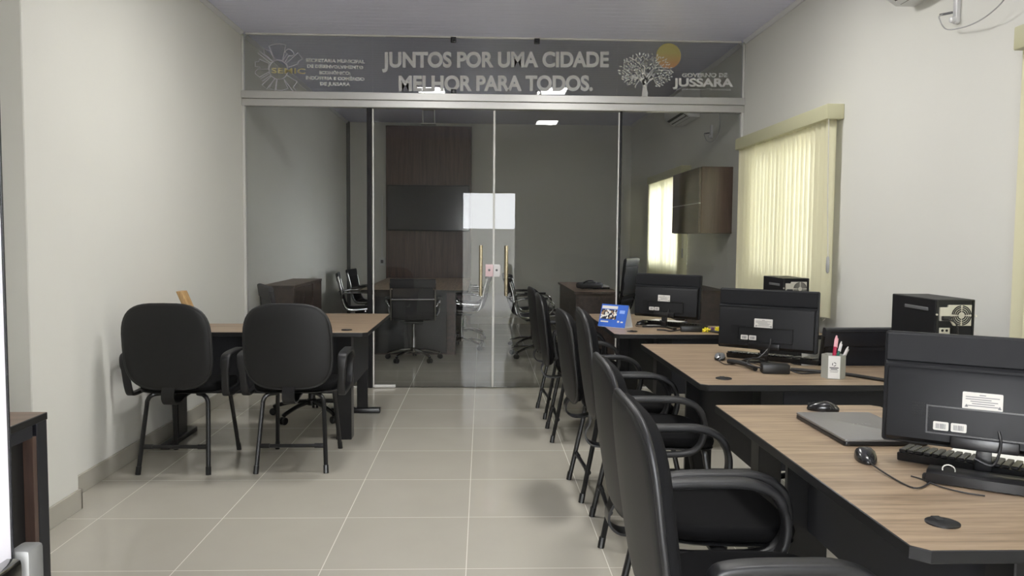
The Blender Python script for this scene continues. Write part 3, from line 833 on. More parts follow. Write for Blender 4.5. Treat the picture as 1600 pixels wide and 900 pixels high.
make_monitor('black monitor on the middle desk beside the pen holder', (1.37, 3.785, .74), -37, 'vee', .475)
make_monitor('black monitor on the far desk behind the blue calendar', (1.235, 5.295, .74), -40, 'vee', .48, .21)

# ------------------------------------------------------------------ PC towers
def make_tower(label, loc):
    t = thing('computer_tower', label, 'computer', loc, 0, 'black computer towers on the desks')
    W, Dp, H = .168, .35, .350     # left/right, depth, height; rear faces -Y
    bm = B(); add_box(bm, 0, W, 0, Dp, .008, H, .003, 1); obj('case', bm, M['monitor'], t)
    for a in (.02, W - .02):
        for b in (.03, Dp - .03):
            bm = B(); add_box(bm, a - .012, a + .012, b - .012, b + .012, 0, .009, .002, 1); obj('foot', bm, M['black'], t)
    bm = B(); add_box(bm, -.004, .001, .05, .235, H - .052, H - .037, .002, 1); obj('side_grip', bm, M['silver'], t)
    bm = B(); add_box(bm, .004, W - .004, -.004, .001, H - .005, H - .001); add_box(bm, .004, .012, -.004, .001, .02, H - .005); add_box(bm, W - .012, W - .004, -.004, .001, .02, H - .005); obj('rear_rim', bm, M['black'], t)
    bm = B(); zt = H - .022
    add_prism(bm, [(.016, zt - .066), (.016, zt - .010), (.048, zt - .010), (.052, zt), (W - .018, zt), (W - .018, zt - .086), (.075, zt - .086), (.062, zt - .066)], -.006, .0, 'y')
    psu = obj('power_supply', bm, M['steel'], t)
    cx, cz = W - .060, zt - .043
    bm = B()
    for r in (.014, .022, .030, .037):
        for k in range(4):
            a0 = k * PI / 2 + .10; a1 = (k + 1) * PI / 2 - .10
            ins = [(cx + r * math.cos(a0 + (a1 - a0) * i / 8), cz + r * math.sin(a0 + (a1 - a0) * i / 8)) for i in range(9)]
            ro = r + .0048
            outs = [(cx + ro * math.cos(a1 - (a1 - a0) * i / 8), cz + ro * math.sin(a1 - (a1 - a0) * i / 8)) for i in range(9)]
            add_prism(bm, ins + outs, -.0072, -.0058, 'y')
    obj('fan_grille', bm, M['hole'], psu)
    bm = B(); add_box(bm, .022, .058, -.024, -.006, zt - .064, zt - .045, .004, 2); obj('power_plug', bm, M['black'], psu)
    bm = B(); add_tube(bm, [(.040, -.020, zt - .056), (.070, -.034, zt - .075), (.078, -.036, zt - .13), (.070, -.036, zt - .20), (.060, -.04, .01), (.09, -.02, .006), (W - .01, -.012, .006)], .0035, 7, smooth=6); obj('power_cable', bm, M['cable'], t)
    bm = B(); add_box(bm, .018, .062, -.006, 0, zt - .185, zt - .095, .001, 1); pp = obj('port_plate', bm, M['steel'], t)
    bm = B()
    for k, (a, b, r) in enumerate(((.030, zt - .106, .0055), (.048, zt - .106, .0055), (.048, zt - .124, .005))):
        add_prism(bm, [(a + r * math.cos(i * PI / 6), b + r * math.sin(i * PI / 6)) for i in range(12)], -.0072, -.0055, 'y')
    add_box(bm, .022, .034, -.0072, -.0055, zt - .148, zt - .118); add_box(bm, .042, .056, -.0072, -.0055, zt - .165, zt - .145)
    obj('socket', bm, M['hole'], pp)
    bm = B()
    for k in range(6): add_box(bm, .070, W - .020, -.004, 0, .03 + k * .022, .045 + k * .022, .001, 1)
    obj('expansion_cover', bm, M['black'], t)
    for (a, b) in ((.004, zt - .04), (W + .001, zt - .045)):
        bm = B(); add_lathe(bm, [(.001, 0), (.004, 0), (.004, .006), (.001, .006)], 10, Matrix.Translation((a, -.003, b)) @ Matrix.Rotation(PI / 2, 4, 'X')); obj('thumb_screw', bm, M['steel'], t)
    return t
make_tower('black computer tower on the middle desk, rear fan toward the viewer, against the white wall', (1.870, 3.225, .74))
make_tower('black computer tower on the far desk in front of the blind', (1.885, 4.945, .74))

# ------------------------------------------------------------------ small desk items
def make_keyboard(label, loc, rz):
    t = thing('keyboard', label, 'keyboard', loc, rz, 'black keyboards on the desks')
    bm = B(); add_prism(bm, [(-.065, .022), (.065, .012), (.065, 0), (-.060, 0)], -.22, .22, 'x', .003, 2); obj('base', bm, M['black'], t)
    bm = B()
    for r in range(6):
        y = -.052 + r * .0205
        for k in range(21):
            if k in (15, 17): continue
            xx = -.208 + k * .0198; z = .0235 - (y + .065) * .0923
            add_box(bm, xx - .008, xx + .008, y - .008, y + .008, z, z + .008, .0018, 1)
    obj('keys', bm, M['blackm'], t)
    return t
make_keyboard('black keyboard under the nearest monitor, on white paper', (1.325, 1.985, .7425), -40)
make_keyboard('black keyboard behind the monitor on the middle desk', (1.44, 3.865, .741), -37)
make_keyboard('black keyboard under the far monitor', (1.305, 5.375, .741), -40)

def make_mouse(label, loc, rz, top, wire=None):
    t = thing('mouse', label, 'mouse', loc, rz, 'computer mice')
    bm = B(); N = 20; rings = []
    prof = [(1.0, .0), (1.03, .25), (1.0, .5), (.88, .76), (.6, .94), (.25, 1.0)]
    for s, q in prof:
        ring = []
        for i in range(N):
            a = 2 * PI * i / N; yy = math.sin(a) * .052 * s; xx = math.cos(a) * .030 * s * (1 - .12 * math.cos(2 * a) * -1 * 0)
            zz = q * (.034 - .006 * abs(yy / .052 - -.15) * 2)
            ring.append(bm.verts.new((xx * (1 - .12 * (1 - (yy / .055) ** 2)), yy, max(zz, 0))))
        rings.append(ring)
    for a, b in zip(rings, rings[1:]):
        for j in range(N): bm.faces.new((a[j], a[(j + 1) % N], b[(j + 1) % N], b[j]))
    bm.faces.new(rings[0][::-1]); bm.faces.new(rings[-1])
    bm.normal_update()
    for f in bm.faces: f.material_index = 1 if f.calc_center_median().z < .014 else 0
    obj('body', bm, [M[top], M['gloss']], t, 60)
    bm = B(); add_lathe(bm, [(.001, -.0025), (.0055, -.0025), (.0055, .0025), (.001, .0025)], 14, Matrix.Translation((0, .030, .0225)) @ Matrix.Rotation(PI / 2, 4, 'Y')); obj('scroll_wheel', bm, M['hole'], t)
    bm = B(); add_box(bm, -.0006, .0006, .034, .051, .012, .0255); obj('button_split', bm, M['hole'], t)
    if wire:
        bm = B(); add_tube(bm, wire, .0022, 6, smooth=6); obj('cable', bm, M['cable'], t)
    return t
# local frames: the nearest mouse points its buttons toward the viewer
make_mouse('black wired mouse on the nearest desk, left of the keyboard', (1.034, 2.085, .741), 165, 'gloss', [(.0, .048, .014), (.0, .078, .010), (-.03, .17, .003), (-.06, .245, .003), (-.10, .205, .003), (-.135, .12, .003)])
make_mouse('black mouse behind the closed laptop on the nearest desk', (1.183, 2.70, .741), 70, 'gloss')
make_mouse('silver-topped mouse on the middle desk, left of the monitor', (1.170, 3.865, .741), 160, 'silver', [(0, .048, .014), (.0, .08, .006), (-.03, .165, .003), (-.06, .16, .003), (-.10, .10, .003), (-.15, .08, .003), (-.19, .14, .003)])
make_mouse('small black mouse on the far desk, right of the blue calendar', (1.100, 5.42, .741), 120, 'gloss', [(0, .048, .012), (-.03, .09, .003), (-.10, .11, .003), (-.17, .06, .003)])

# laptop
t = thing('laptop', 'closed grey laptop on the nearest desk, left of the monitor', 'laptop', (1.165, 2.405, .74), 0)
bm = B(); add_prism(bm, rrect(-.124, .124, -.180, .180, .010, 4), .002, .013, 'z', .002); obj('base', bm, M['black'], t)
bm = B(); add_prism(bm, rrect(-.124, .124, -.181, .181, .010, 4), .0135, .021, 'z', .002); obj('lid', bm, M['laptop'], t)
bm = B(); add_box(bm, .118, .126, -.15, .15, .006, .015, .003, 1); obj('hinge', bm, M['black'], t)
for a in (-.10, .10):
    for b in (-.15, .15):
        bm = B(); add_lathe(bm, [(.001, 0), (.008, 0), (.008, .003), (.001, .003)], 12, Matrix.Translation((a, b, 0))); obj('rubber_foot', bm, M['rubber'], t)
tb = text_bm('VAIO', .0, 1.3)
xs = [v.co.x for v in tb.verts]; a0, a1 = min(xs), max(xs)
for v in tb.verts:
    s = .062 / (a1 - a0); xx = (v.co.x - a0) * s - .031; yy = v.co.y * .024
    v.co = Vector((xx + .012, yy + .0, .0214))
obj('lid_lettering', tb, M['laptop_logo'], t)

bm = B(); add_box(bm, -.1485, .1485, -.105, .105, 0, .0012)
o = obj('paper_sheet', bm, M['paper']); o.location = (1.405, 2.045, .7402); o.rotation_euler = (0, 0, math.radians(-42)); tag(o, 'white paper sheet lying under the nearest keyboard', 'paper')
t = thing('usb_adapter', 'black cable plug with a pale ring beside the nearest monitor stand', 'cable plug', (1.118, 1.885, .741), -40)
bm = B(); add_box(bm, -.035, .03, -.010, .010, .002, .018, .004, 2); obj('body', bm, M['black'], t)
bm = B(); add_tube(bm, [(.028, 0, .010), (.07, .02, .02), (.09, .05, .01)], .003, 7, smooth=5); obj('cable', bm, M['cable'], t)
bm = B(); add_tube(bm, [(.02 + .014 * math.cos(i * PI / 8), .012, .032 + .012 * math.sin(i * PI / 8)) for i in range(16)], .0016, 6, True); obj('ring', bm, M['cordw'], t)
bm = B(); add_tube(bm, [(1.075, 1.93, .743), (1.09, 1.90, .743), (1.10, 1.845, .743), (1.13, 1.80, .743), (1.165, 1.775, .743)], .002, 6, smooth=6)
tag(obj('thin_cable', bm, M['cable']), 'thin black cable curling below the nearest keyboard', 'cable')

# middle desk items
t = thing('pen_holder', 'hexagonal grey pen holder with white label on the middle desk', 'pen holder', (1.512, 3.362, .74), -20)
R = .049
def hx(r, off=0): return [(r * math.cos(math.radians(60 * i + off)), r * math.sin(math.radians(60 * i + off))) for i in range(6)]
bm = B(); o6, i6 = hx(R), hx(R - .003)
for i in range(6):
    add_prism(bm, [o6[i], o6[(i + 1) % 6], i6[(i + 1) % 6], i6[i]], 0, .101, 'z')
add_prism(bm, i6, 0, .004, 'z'); obj('cup', bm, M['holder'], t, 20)
ya = -R * math.cos(math.radians(30))
bm = B(); add_box(bm, -.0235, .0235, ya - .0012, ya + .0001, .003, .099); lb = obj('label_card', bm, M['paper'], t)
bm = B()
for k in range(3):
    a0 = k * 2 * PI / 3 + .25; a1 = a0 + 1.5
    ins = [(.0055 * math.cos(a0 + (a1 - a0) * i / 5), .064 + .0055 * math.sin(a0 + (a1 - a0) * i / 5)) for i in range(6)]
    outs = [(.0088 * math.cos(a1 - (a1 - a0) * i / 5), .064 + .0088 * math.sin(a1 - (a1 - a0) * i / 5)) for i in range(6)]
    add_prism(bm, ins + outs, ya - .0018, ya - .001, 'y')
for z, q, th in ((.049, .018, .0022), (.043, .013, .0018), (.037, .017, .0007), (.031, .015, .0007)): add_box(bm, -q, q, ya - .0018, ya - .001, z - th, z + th)
obj('print', bm, M['ink'], lb)
def pen(label, dx, dy, dz, lean, cols, L, wr=.0055):
    v = Vector(lean).normalized()
    t = thing('pen', label, 'pen', (1.512 + dx, 3.362 + dy, .7452), 0, 'pens standing in the pen holder')
    rot = v.to_track_quat('Z', 'Y').to_matrix().to_4x4()
    bm = B(); add_lathe(bm, [(.002, 0), (wr, .006), (wr, L * .72), (wr * .9, L * .72 + .001)], 12, rot); obj('barrel', bm, M[cols[0]], t)
    bm = B(); add_lathe(bm, [(wr * .95, L * .72 + .001), (wr * .9, L * .9), (wr * .35, L), (.001, L)], 12, rot); obj('cap', bm, M[cols[1]], t)
    bm = B(); add_box(bm, -.0015, .0015, -wr - .003, -wr - .0008, L * .70, L * .93, .0005, 1); bmesh.ops.transform(bm, matrix=rot, verts=bm.verts); obj('clip', bm, M[cols[1]], t)
pen('crimson and pink pen standing tallest in the pen holder', -.006, .0, 0, (.10, .02, 1), ('pen_r', 'pen_p'), .178, .0075)
pen('dark green pen with white tip in the pen holder', .0, .006, 0, (.26, .06, 1), ('pen_g', 'pen_w'), .155)
pen('white pen leaning lowest to the right in the pen holder', .004, -.004, 0, (.42, -.02, 1), ('pen_w', 'pen_w'), .142)
bm = B(); add_tube(bm, [(1.395, 3.535, .748), (1.45, 3.50, .748), (1.56, 3.43, .748), (1.62, 3.36, .748), (1.70, 3.24, .748), (1.78, 3.21, .748)], .0075, 8, smooth=6)
tag(obj('desk_cable', bm, M['cable']), 'thick black power cord lying on the middle desk behind the pen holder', 'cable')
t = thing('power_adapter', 'black power adapter among the cables in front of the middle monitor', 'power adapter', (1.30, 3.475, .74), -8)
bm = B(); add_box(bm, -.06, .06, -.03, .035, 0, .042, .006, 2); obj('body', bm, M['black'], t)
bm = B(); add_tube(bm, [(-.055, 0, .02), (-.11, .05, .03), (-.08, .10, .05), (-.02, .13, .04)], .004, 7, smooth=5); obj('cable', bm, M['cable'], t)
bm = B(); add_tube(bm, [(.055, .0, .02), (.10, -.02, .006), (.17, -.005, .006), (.24, .03, .006), (.28, .09, .006)], .004, 7, smooth=5); obj('cable', bm, M['cable'], t)
t = thing('hand_scanner', 'black cable bundle with plug lying left of the middle monitor stand', 'cable bundle', (1.215, 3.64, .742), -42)
bm = B(); add_tube(bm, [(-.09, .03, .012), (-.04, .01, .016), (.03, -.02, .012), (.09, -.08, .010)], .011, 8, smooth=5); obj('plug', bm, M['black'], t)
bm = B(); add_tube(bm, [(-.06, .06, .006), (.0, .05, .03), (.06, .03, .045), (.08, .08, .08)], .004, 7, smooth=5); obj('cable', bm, M['cable'], t)
t.name = 'cable_bundle'

# far desk items
t = thing('desk_calendar', 'blue tent calendar with group photo on the far desk', 'calendar', (.893, 5.315, .74), -42)
L2, Hc, Dd = .105, .148, .052
bm = B()
add_prism(bm, [(-Dd, .001), (-Dd + .002, .001), (.001, Hc), (-.001, Hc)], -L2, L2, 'x'); obj('front_card', bm, M['blue'], t)
bm = B(); add_prism(bm, [(Dd, .001), (Dd - .002, .001), (-.001, Hc), (.001, Hc)], -L2, L2, 'x'); obj('back_card', bm, M['paper'], t)
bm = B(); add_prism(bm, [(-Dd, 0), (Dd, 0), (Dd, .0015), (-Dd, .0015)], -L2, L2, 'x'); obj('base_card', bm, M['paper'], t)
def on_card(x0, x1, s0, s1, mat, name, lift=.0008):
    n = Vector((0, -Hc, Dd)).normalized()
    P = lambda xx, s: Vector((xx, -Dd * (1 - s), Hc * s)) + n * lift
    bm = B()
    vs = [bm.verts.new(P(*q)) for q in ((x0, s0), (x1, s0), (x1, s1), (x0, s1))]
    bm.faces.new(vs)
    r = bmesh.ops.extrude_face_region(bm, geom=bm.faces[:])
    for v in r['geom']:
        if isinstance(v, bmesh.types.BMVert): v.co -= n * .0006
    bmesh.ops.recalc_face_normals(bm, faces=bm.faces)
    return obj(name, bm, mat, t)
on_card(-.098, .025, .34, .93, M['photo'], 'group_photo')
on_card(-.098, .025, .80, .93, M['label'], 'photo_sky', .0012)
on_card(.045, .085, .62, .76, M['blue_l'], 'print', .001)
on_card(-.09, -.03, .20, .26, M['label'], 'print', .001); on_card(.04, .055, .22, .30, M['label'], 'print', .001); on_card(.066, .084, .22, .28, M['label'], 'print', .001)
for k in range(2):
    r = random.Random(k + 1)
    t = thing('yellow_clip', ('yellow plastic clip pieces on the far desk, left of the two', 'yellow plastic clip pieces on the far desk, beside the middle monitor edge')[k], 'clip', (1.425 + k * .085, 5.005 + k * .005, .741), 0, 'yellow clips on the far desk')
    bm = B()
    for q in range(4):
        add_box(bm, -.026 + q * .013, -.017 + q * .013, -.012, .010, 0, r.uniform(.018, .034), .003, 1)
    add_box(bm, -.028, .028, -.006, .006, .010, .022, .003, 1); obj('body', bm, M['yellow'], t)
    bm = B(); add_tube(bm, [(-.02, -.016, .006), (.0, -.02, .02), (.02, -.014, .012)], .004, 7, smooth=4); obj('tail', bm, M['yellow'], t)
bm = B(); add_lathe(bm, [(.001, 0), (.011, 0), (.012, .02), (.007, .03), (.001, .03)], 12); o = obj('purple_cap', bm, M['purple']); o.location = (1.468, 5.03, .7405); tag(o, 'small purple cap between the yellow clips', 'cap')
t = thing('document_folder', 'dark blue folder with white papers under the far monitor', 'folder', (1.296, 5.600, .7408), -40)
bm = B(); add_box(bm, -.13, .13, -.09, .09, 0, .008, .002, 1); obj('cover', bm, plain('navy_cover', (.02, .02, .07), .5), t)
bm = B(); add_box(bm, -.11, .12, -.085, .07, .0085, .0105); obj('papers', bm, M['paper'], t)
bm = B(); r = random.Random(4)
add_prism(bm, [(-.05, -.01), (-.02, -.03), (.03, -.022), (.055, .0), (.02, .022), (-.03, .02)], 0, .006, 'z', .002)
o = obj('paper_scrap', bm, M['paper']); o.location = (1.155, 5.355, .7405); tag(o, 'crumpled white paper scrap beside the small mouse', 'paper')
t = thing('power_strip', 'black power strip with cables lying on the far desk edge', 'power strip', (1.34, 5.03, .7405), -6)
bm = B(); add_box(bm, -.075, .06, -.022, .022, 0, .036, .005, 2); obj('body', bm, M['black'], t)
bm = B(); add_tube(bm, [(.05, 0, .02), (.10, -.02, .012), (.16, -.08, .008), (.20, -.10, .008)], .008, 8, smooth=5); obj('cable', bm, M['cable'], t)
bm = B(); add_tube(bm, [(-.07, .0, .012), (-.14, -.03, .006), (-.17, .02, .006), (-.22, .03, .006)], .005, 7, smooth=5); obj('cable', bm, M['cable'], t)

# left desk: small leaning wooden piece
t = thing('wooden_stand', 'small pale wooden stand leaning on the left desk by the wall', 'wooden stand', (-1.83, 5.12, .741), 0)
bm = B(); add_prism(bm, [(.045, 0), (.012, .0), (-.087, .235), (-.054, .235)], -.05, .05, 'y', .002)
for v in bm.verts: v.co.x += .0
obj('board', bm, M['oak'], t)
bm = B(); add_box(bm, -.03, .06, -.04, .04, 0, .012, .002, 1); obj('base', bm, M['oak'], t)

# ------------------------------------------------------------------ wheeled chairs
def make_exec(label, top=.88, metal='chrome', ribs=True, cat='chair', width=.46, arms=True, group=None, pad='mesh'):
    t = thing('office_chair', label, cat, (0, 0, 0), 0, group)
    mm = M[metal]
    for k in range(5):
        a = math.radians(90 + 72 * k); c, s = math.cos(a), math.sin(a)
        bm = B(); add_tube(bm, [(c * .03, s * .03, .115), (c * .15, s * .15, .105), (c * .27, s * .27, .075), (c * .295, s * .295, .062)], .016, 8, smooth=4, scale=None); lg = obj('base_arm', bm, mm, t)
        bm = B()
        for q in (-1, 1):
            add_lathe(bm, [(.001, -.009), (.024, -.009), (.027, -.004), (.027, .004), (.024, .009), (.001, .009)], 14, Matrix.Translation((c * .298 - s * q * .014, s * .298 + c * q * .014, .028)) @ Matrix.Rotation(a + PI / 2, 4, 'Z') @ Matrix.Rotation(PI / 2, 4, 'Y'))
        obj('caster', bm, M['black'], lg)
    bm = B(); add_lathe(bm, [(.001, .09), (.035, .09), (.038, .13), (.026, .14), (.026, .26), (.014, .262), (.014, .42), (.001, .42)], 16); obj('gas_column', bm, mm, t)
    bm = B(); add_box(bm, -.10, .10, -.12, .10, .405, .432, .006, 2); obj('mechanism', bm, M['black'], t)
    sd = width / 2
    # one continuous sling: seat rising into the back
    path = [(.24, .452), (.20, .472), (.05, .468), (-.10, .458), (-.19, .462), (-.235, .50), (-.262, .58), (-.285, .70), (-.315, top - .06), (-.330, top)]
    sp = smooth_path([(0, y, z) for y, z in path], 6)
    ns = []
    bm = B(); rows = []
    for i, p in enumerate(sp):
        tg = (sp[min(i + 1, len(sp) - 1)] - sp[max(i - 1, 0)]).normalized(); n = Vector((0, -tg.z, tg.y))
        if n.z < 0 and p.z < .48: n = -n
        ns.append(n)
    seat_i = [i for i, p in enumerate(sp) if p.z < .475 or p.y > -.2]; cut = max(seat_i)
    def sheet(i0, i1, name):
        bm = B(); bump = .0
        rows = []
        for i in range(i0, i1 + 1):
            p, n = sp[i], ns[i]
            k = .011 * (abs(math.sin(i * PI / 3.0)) if ribs else .5)
            rows.append([bm.verts.new((xx, p.y + n.y * (o_ * (.006 + k)), p.z + n.z * (o_ * (.006 + k)))) for xx, o_ in ((-sd + .02, 1), (sd - .02, 1), (sd - .02, -1), (-sd + .02, -1))])
        for a, b in zip(rows, rows[1:]):
            for j in range(4): bm.faces.new((a[j], a[(j + 1) % 4], b[(j + 1) % 4], b[j]))
        bm.faces.new(rows[0][::-1]); bm.faces.new(rows[-1])
        bmesh.ops.recalc_face_normals(bm, faces=bm.faces)
        obj(name, bm, M[pad], t, 55)
    sheet(0, cut, 'seat'); sheet(cut, len(sp) - 1, 'backrest')
    for s in (-1, 1):
        bm = B(); add_sweep(bm, [(s * sd, p.y, p.z) for p in sp[:-4]], rrect(-.009, .009, -.015, .015, .006, 2), False, (1, 0, 0)); obj('side_rail', bm, mm, t, 50)
    e0, e1 = sp[-8], sp[-1]
    bm = B(); add_sweep(bm, [(-sd - .004, (e0.y + e1.y) / 2, (e0.z + e1.z) / 2), (sd + .004, (e0.y + e1.y) / 2, (e0.z + e1.z) / 2)], rrect(-.048, .048, -.017, .017, .012, 3), False, (0, -.15, 1)); obj('top_pad', bm, M[pad], t, 50)
    bm = B(); i = len(sp) - 14; add_tube(bm, [(-sd, sp[i].y - .018, sp[i].z), (sd, sp[i].y - .018, sp[i].z)], .010, 8)
    add_tube(bm, [(-sd, .0, .450), (-.05, .0, .425), (.05, .0, .425), (sd, .0, .450)], .011, 8); obj('cross_rail', bm, mm, t)
    if arms:
        for s in (-1, 1):
            bm = B(); pth = smooth_path([(s * (sd + .012), -.275, .60), (s * (sd + .045), -.25, .655), (s * (sd + .05), -.10, .668), (s * (sd + .05), .08, .660), (s * (sd + .05), .15, .60), (s * (sd + .04), .12, .52), (s * (sd + .012), .04, .470)], 5)
            add_tube(bm, pth, .011, 8); ar = obj('armrest', bm, mm, t, 60)
            bm = B(); add_sweep(bm, [(s * (sd + .05), -.17, .680), (s * (sd + .05), .08, .676)], rrect(-.022, .022, -.009, .009, .006, 2), False, (1, 0, 0)); obj('arm_pad', bm, M['black'], ar)
    return t
GM = 'chrome-framed office chairs around the meeting table'
ec = make_exec('chrome-framed black office chair at the near end of the meeting table, back toward the viewer', .885, 'chrome', False, group=GM)
ec.location = (-.735, 8.62, 0); ec.rotation_euler = (0, 0, math.radians(3))
for X, Y, r, lab in ((-1.42, 9.75, -82, 'black office chair on the left of the meeting table, nearer the glass'), (-1.43, 10.75, -95, 'black office chair on the left of the meeting table, farther back'),
                     (-.245, 9.55, 84, 'black office chair on the right of the meeting table, nearer the glass'), (-.23, 10.55, 92, 'black office chair on the right of the meeting table, farther back')):
    dup(ec, (X, Y, 0), r, lab, GM)
GD = 'chrome-framed visitor chairs at the back room desk'
dup(ec, (.60, 8.90, 0), -84, 'chrome-framed office chair behind the glass, facing the back room desk, nearer one', GD)
dup(ec, (.62, 9.70, 0), -80, 'chrome-framed office chair behind the glass, facing the back room desk, farther one', GD)
o = make_exec('black ribbed office chair behind the middle desk', .91, 'blackm', True, pad='ribbed'); o.location = (1.83, 4.05, 0); o.rotation_euler = (0, 0, math.radians(4))
o = make_exec('black swivel chair on casters behind the left desk', .975, 'blackm', False, arms=False, width=.44); o.location = (-1.25, 5.88, 0); o.rotation_euler = (0, 0, math.radians(-65))
o = make_exec('tall black executive chair behind the back room desk', 1.10, 'blackm', True, pad='ribbed', width=.50); o.location = (1.47, 9.50, 0); o.rotation_euler = (0, 0, math.radians(62))

# ------------------------------------------------------------------ back room
t = thing('wood_panel', 'tall dark wood wall panel behind the meeting table', 'wall panel', (-.82, YB - .022, 0), 0)
bm = B(); add_box(bm, -.645, .645, -.05, 0, .0, 3.0, .003, 1); obj('board', bm, M['darkwood_z'], t)
t = thing('television', 'large black television on the dark wood panel', 'television', (-.82, YB - .073, 1.765), 0)
bm = B(); add_box(bm, -.62, .62, -.075, -.035, -.345, .345, .006, 2); obj('casing', bm, M['black'], t)
bm = B(); add_box(bm, -.61, .61, -.0765, -.0745, -.330, .335); obj('screen', bm, M['tvscreen'], t)
bm = B(); add_box(bm, -.2, .2, -.036, 0, -.15, .15, .004, 1); obj('wall_mount', bm, M['blackm'], t)
t = thing('wall_socket', 'white wall socket with cable beside the wood panel', 'socket', (-1.53, YB, .95), 0)
bm = B(); add_box(bm, -.04, .04, -.035, 0, -.06, .06, .005, 2); obj('box', bm, M['acw'], t)
bm = B(); add_box(bm, -.02, .02, -.037, -.034, -.025, .025, .001, 1); obj('outlet', bm, M['ink'], t)
bm = B(); add_box(bm, -.008, .008, -.014, 0, .06, 1.0, .002, 1); obj('conduit', bm, M['acw'], t)
t = thing('projector_mount', 'small pale bracket hanging from the back room ceiling', 'bracket', (-.74, 11.0, ZC), 0)
bm = B(); add_box(bm, -.09, .09, -.05, .05, -.012, 0, .002, 1); add_box(bm, -.085, -.073, -.01, .01, -.19, -.01); add_box(bm, .073, .085, -.01, .01, -.19, -.01); obj('arm', bm, M['alu'], t)
bm = B(); add_box(bm, -.10, .10, -.06, .06, -.205, -.188, .003, 1); obj('tray', bm, M['alu'], t)

# meeting table
t = thing('meeting_table', 'long wooden meeting table with black base in the back room', 'table', (-.76, 10.25, 0), 0)
bm = B(); add_prism(bm, rrect(-.60, .60, -1.33, 1.33, .02, 3), .712, .74, 'z', .002, 1); bm.normal_update()
for f in bm.faces: f.material_index = 1 if f.normal.z > .9 else 0
obj('tabletop', bm, [M['black'], wood_y], t)
for s in (-1, 1):
    bm = B(); add_box(bm, -.46, .46, s * 1.11 - .11, s * 1.11 + .11, 0, .712, .002, 1); obj('pedestal', bm, M['darkwood_x'], t)
    bm = B(); add_box(bm, -.44, .36, s * 1.2305 - .01, s * 1.2305 + .01, .02, .712, .002, 1); obj('end_panel', bm, M['black'], t)
bm = B(); add_box(bm, -.05, .05, -1.0, 1.0, .50, .712, .002, 1); obj('beam', bm, M['black'], t)

# cabinet just behind the left glass panel
t = thing('credenza', 'low dark wood cabinet behind the left glass panel', 'cabinet', (-2.047, 7.45, 0), 0)
bm = B(); add_box(bm, 0, .31, 0, 1.28, .845, .87, .002, 1); bm.normal_update()
for f in bm.faces: f.material_index = 1 if f.normal.z > .9 else 0
obj('top', bm, [M['darkwood_x'], M['wood_top']], t)
bm = B(); add_box(bm, 0, .305, .0, .02, .0, .845); add_box(bm, 0, .305, 1.255, 1.275, .0, .845); add_box(bm, 0, .02, .02, 1.255, .06, .845); add_box(bm, .0, .29, .02, 1.255, .04, .06); obj('carcass', bm, M['darkwood_x'], t)
for k in range(3):
    a = .03 + k * .41
    bm = B(); add_box(bm, .288, .305, a, a + (.395 if k != 1 else .36), .065, .840, .002, 1); dd = obj('door', bm, M['darkwood_x'], t)
    bm = B(); add_box(bm, .306, .318, a + .33, a + .342, .40, .52, .002, 1); obj('handle', bm, M['alu'], dd)

# desk on the right of the back room
t = thing('back_room_desk', 'dark wood desk in the back room behind the right glass door', 'desk', (1.02, 8.78, 0), 0)
bm = B(); add_box(bm, 0, .50, 0, 1.95, .712, .74, .002, 1); bm.normal_update()
for f in bm.faces: f.material_index = 1 if f.normal.z > .9 else 0
obj('tabletop', bm, [M['darkwood_x'], M['wood_top']], t)
bm = B(); add_box(bm, .02, .045, .04, 1.9, .05, .712, .002, 1); obj('front_panel', bm, M['darkwood_x'], t)
for y in (.04, 1.88):
    bm = B(); add_box(bm, .045, .46, y, y + .03, 0, .712, .002, 1); obj('side_panel', bm, M['darkwood_x'], t)
t = thing('laptop_bag', 'dark bag lying on the back room desk', 'bag', (1.22, 9.05, .741), 10)
bm = B(); add_pad(bm, .30, .22, .07, 0, lambda a, b, q: (a, b, max(0, .045 + q * .9 + .01) * 1 + .006 * math.sin(a * 40) * math.cos(b * 35)), p=3); obj('body', bm, M['bag'], t, 60)
bm = B(); add_tube(bm, [(-.10, -.05, .06), (-.08, -.09, .10), (.0, -.08, .11), (.07, -.05, .075)], .009, 8, smooth=5); obj('strap', bm, M['black'], t)
t = thing('document_tray', 'stack of white papers on the back room desk beside the bag', 'papers', (1.38, 9.42, .741), 4)
bm = B(); add_box(bm, -.10, .10, -.14, .14, 0, .02, .002, 1); obj('tray', bm, M['black'], t)
bm = B(); add_box(bm, -.095, .095, -.135, .135, .0205, .035); obj('papers', bm, M['paper'], t)

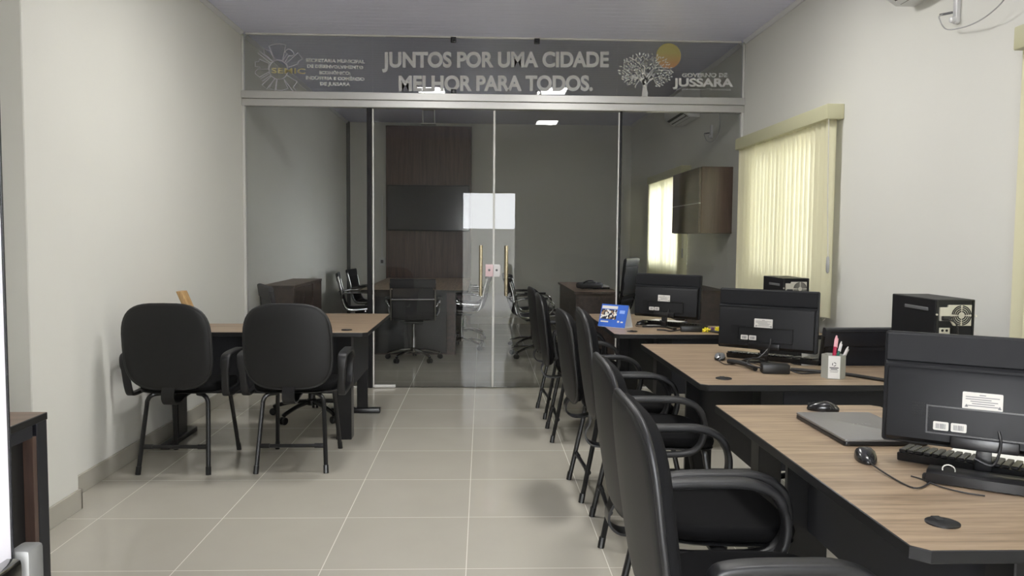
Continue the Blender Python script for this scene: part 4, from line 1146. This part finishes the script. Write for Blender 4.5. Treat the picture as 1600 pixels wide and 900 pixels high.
# upper cabinet and the low cabinet under it
t = thing('wall_cabinet', 'dark wood wall cabinet hanging behind the right glass panel', 'cabinet', (XR, 7.25, 1.385), 0)
bm = B(); add_box(bm, -.29, 0, 0, 1.02, 0, .605, .003, 1); obj('body', bm, M['darkwood_z'], t)
for z0, z1 in ((.004, .270), (.280, .600)):
    bm = B(); add_box(bm, -.310, -.2905, .004, 1.016, z0, z1, .002, 1); obj('door', bm, M['darkwood_x'], t)
bm = B(); add_box(bm, -.312, -.2905, .004, 1.016, .271, .279); obj('handle_strip', bm, M['alu'], t)
t = thing('low_cabinet', 'low dark cabinet standing under the wall cabinet in the back room', 'cabinet', (XR - .013, 7.25, 0), 0)
bm = B(); add_box(bm, -.40, 0, 0, 1.3, .835, .86, .002, 1); obj('top', bm, M['darkwood_x'], t)
bm = B(); add_box(bm, -.38, 0, .01, 1.29, .0, .835, .002, 1); obj('body', bm, M['darkwood_x'], t)
for k in range(3):
    bm = B(); add_box(bm, -.398, -.381, .02 + k * .42, .43 + k * .42, .06, .825, .002, 1); dd = obj('door', bm, M['darkwood_x'], t)
    bm = B(); add_box(bm, -.410, -.399, .38 + k * .42, .392 + k * .42, .40, .52, .002, 1); obj('handle', bm, M['alu'], dd)

# dark cabinet by the entrance, left edge
t = thing('sideboard', 'dark open-sided wooden cabinet at the left edge beside the entrance', 'cabinet', (-1.44, 2.68, 0), 0)
bm = B(); add_box(bm, -.48, 0, -1.2, 0, .715, .74, .002, 1); bm.normal_update()
for f in bm.faces: f.material_index = 1 if f.normal.z > .9 else 0
obj('top', bm, [M['black'], M['wood_top']], t)
bm = B(); add_box(bm, -.48, -.002, -.062, -.002, 0, .715, .002, 1); obj('end_panel', bm, M['navy'], t)
bm = B(); add_box(bm, -.48, -.004, -.085, -.063, .05, .675, .001, 1); obj('inner_panel', bm, M['darkwood_z'], t)
bm = B(); add_box(bm, -.48, -.002, -1.198, -1.1, 0, .715, .002, 1); obj('end_panel', bm, M['navy'], t)
bm = B(); add_box(bm, -.02, -.002, -1.1, -.087, .675, .715, .001, 1); obj('rail', bm, M['navy'], t)
bm = B(); add_box(bm, -.02, -.002, -1.1, -.087, .0, .05, .001, 1); obj('rail', bm, M['navy'], t)
bm = B(); add_box(bm, -.05, -.034, -1.1, -.087, .0, .715, .001, 1); obj('recessed_panel', bm, M['black'], t)
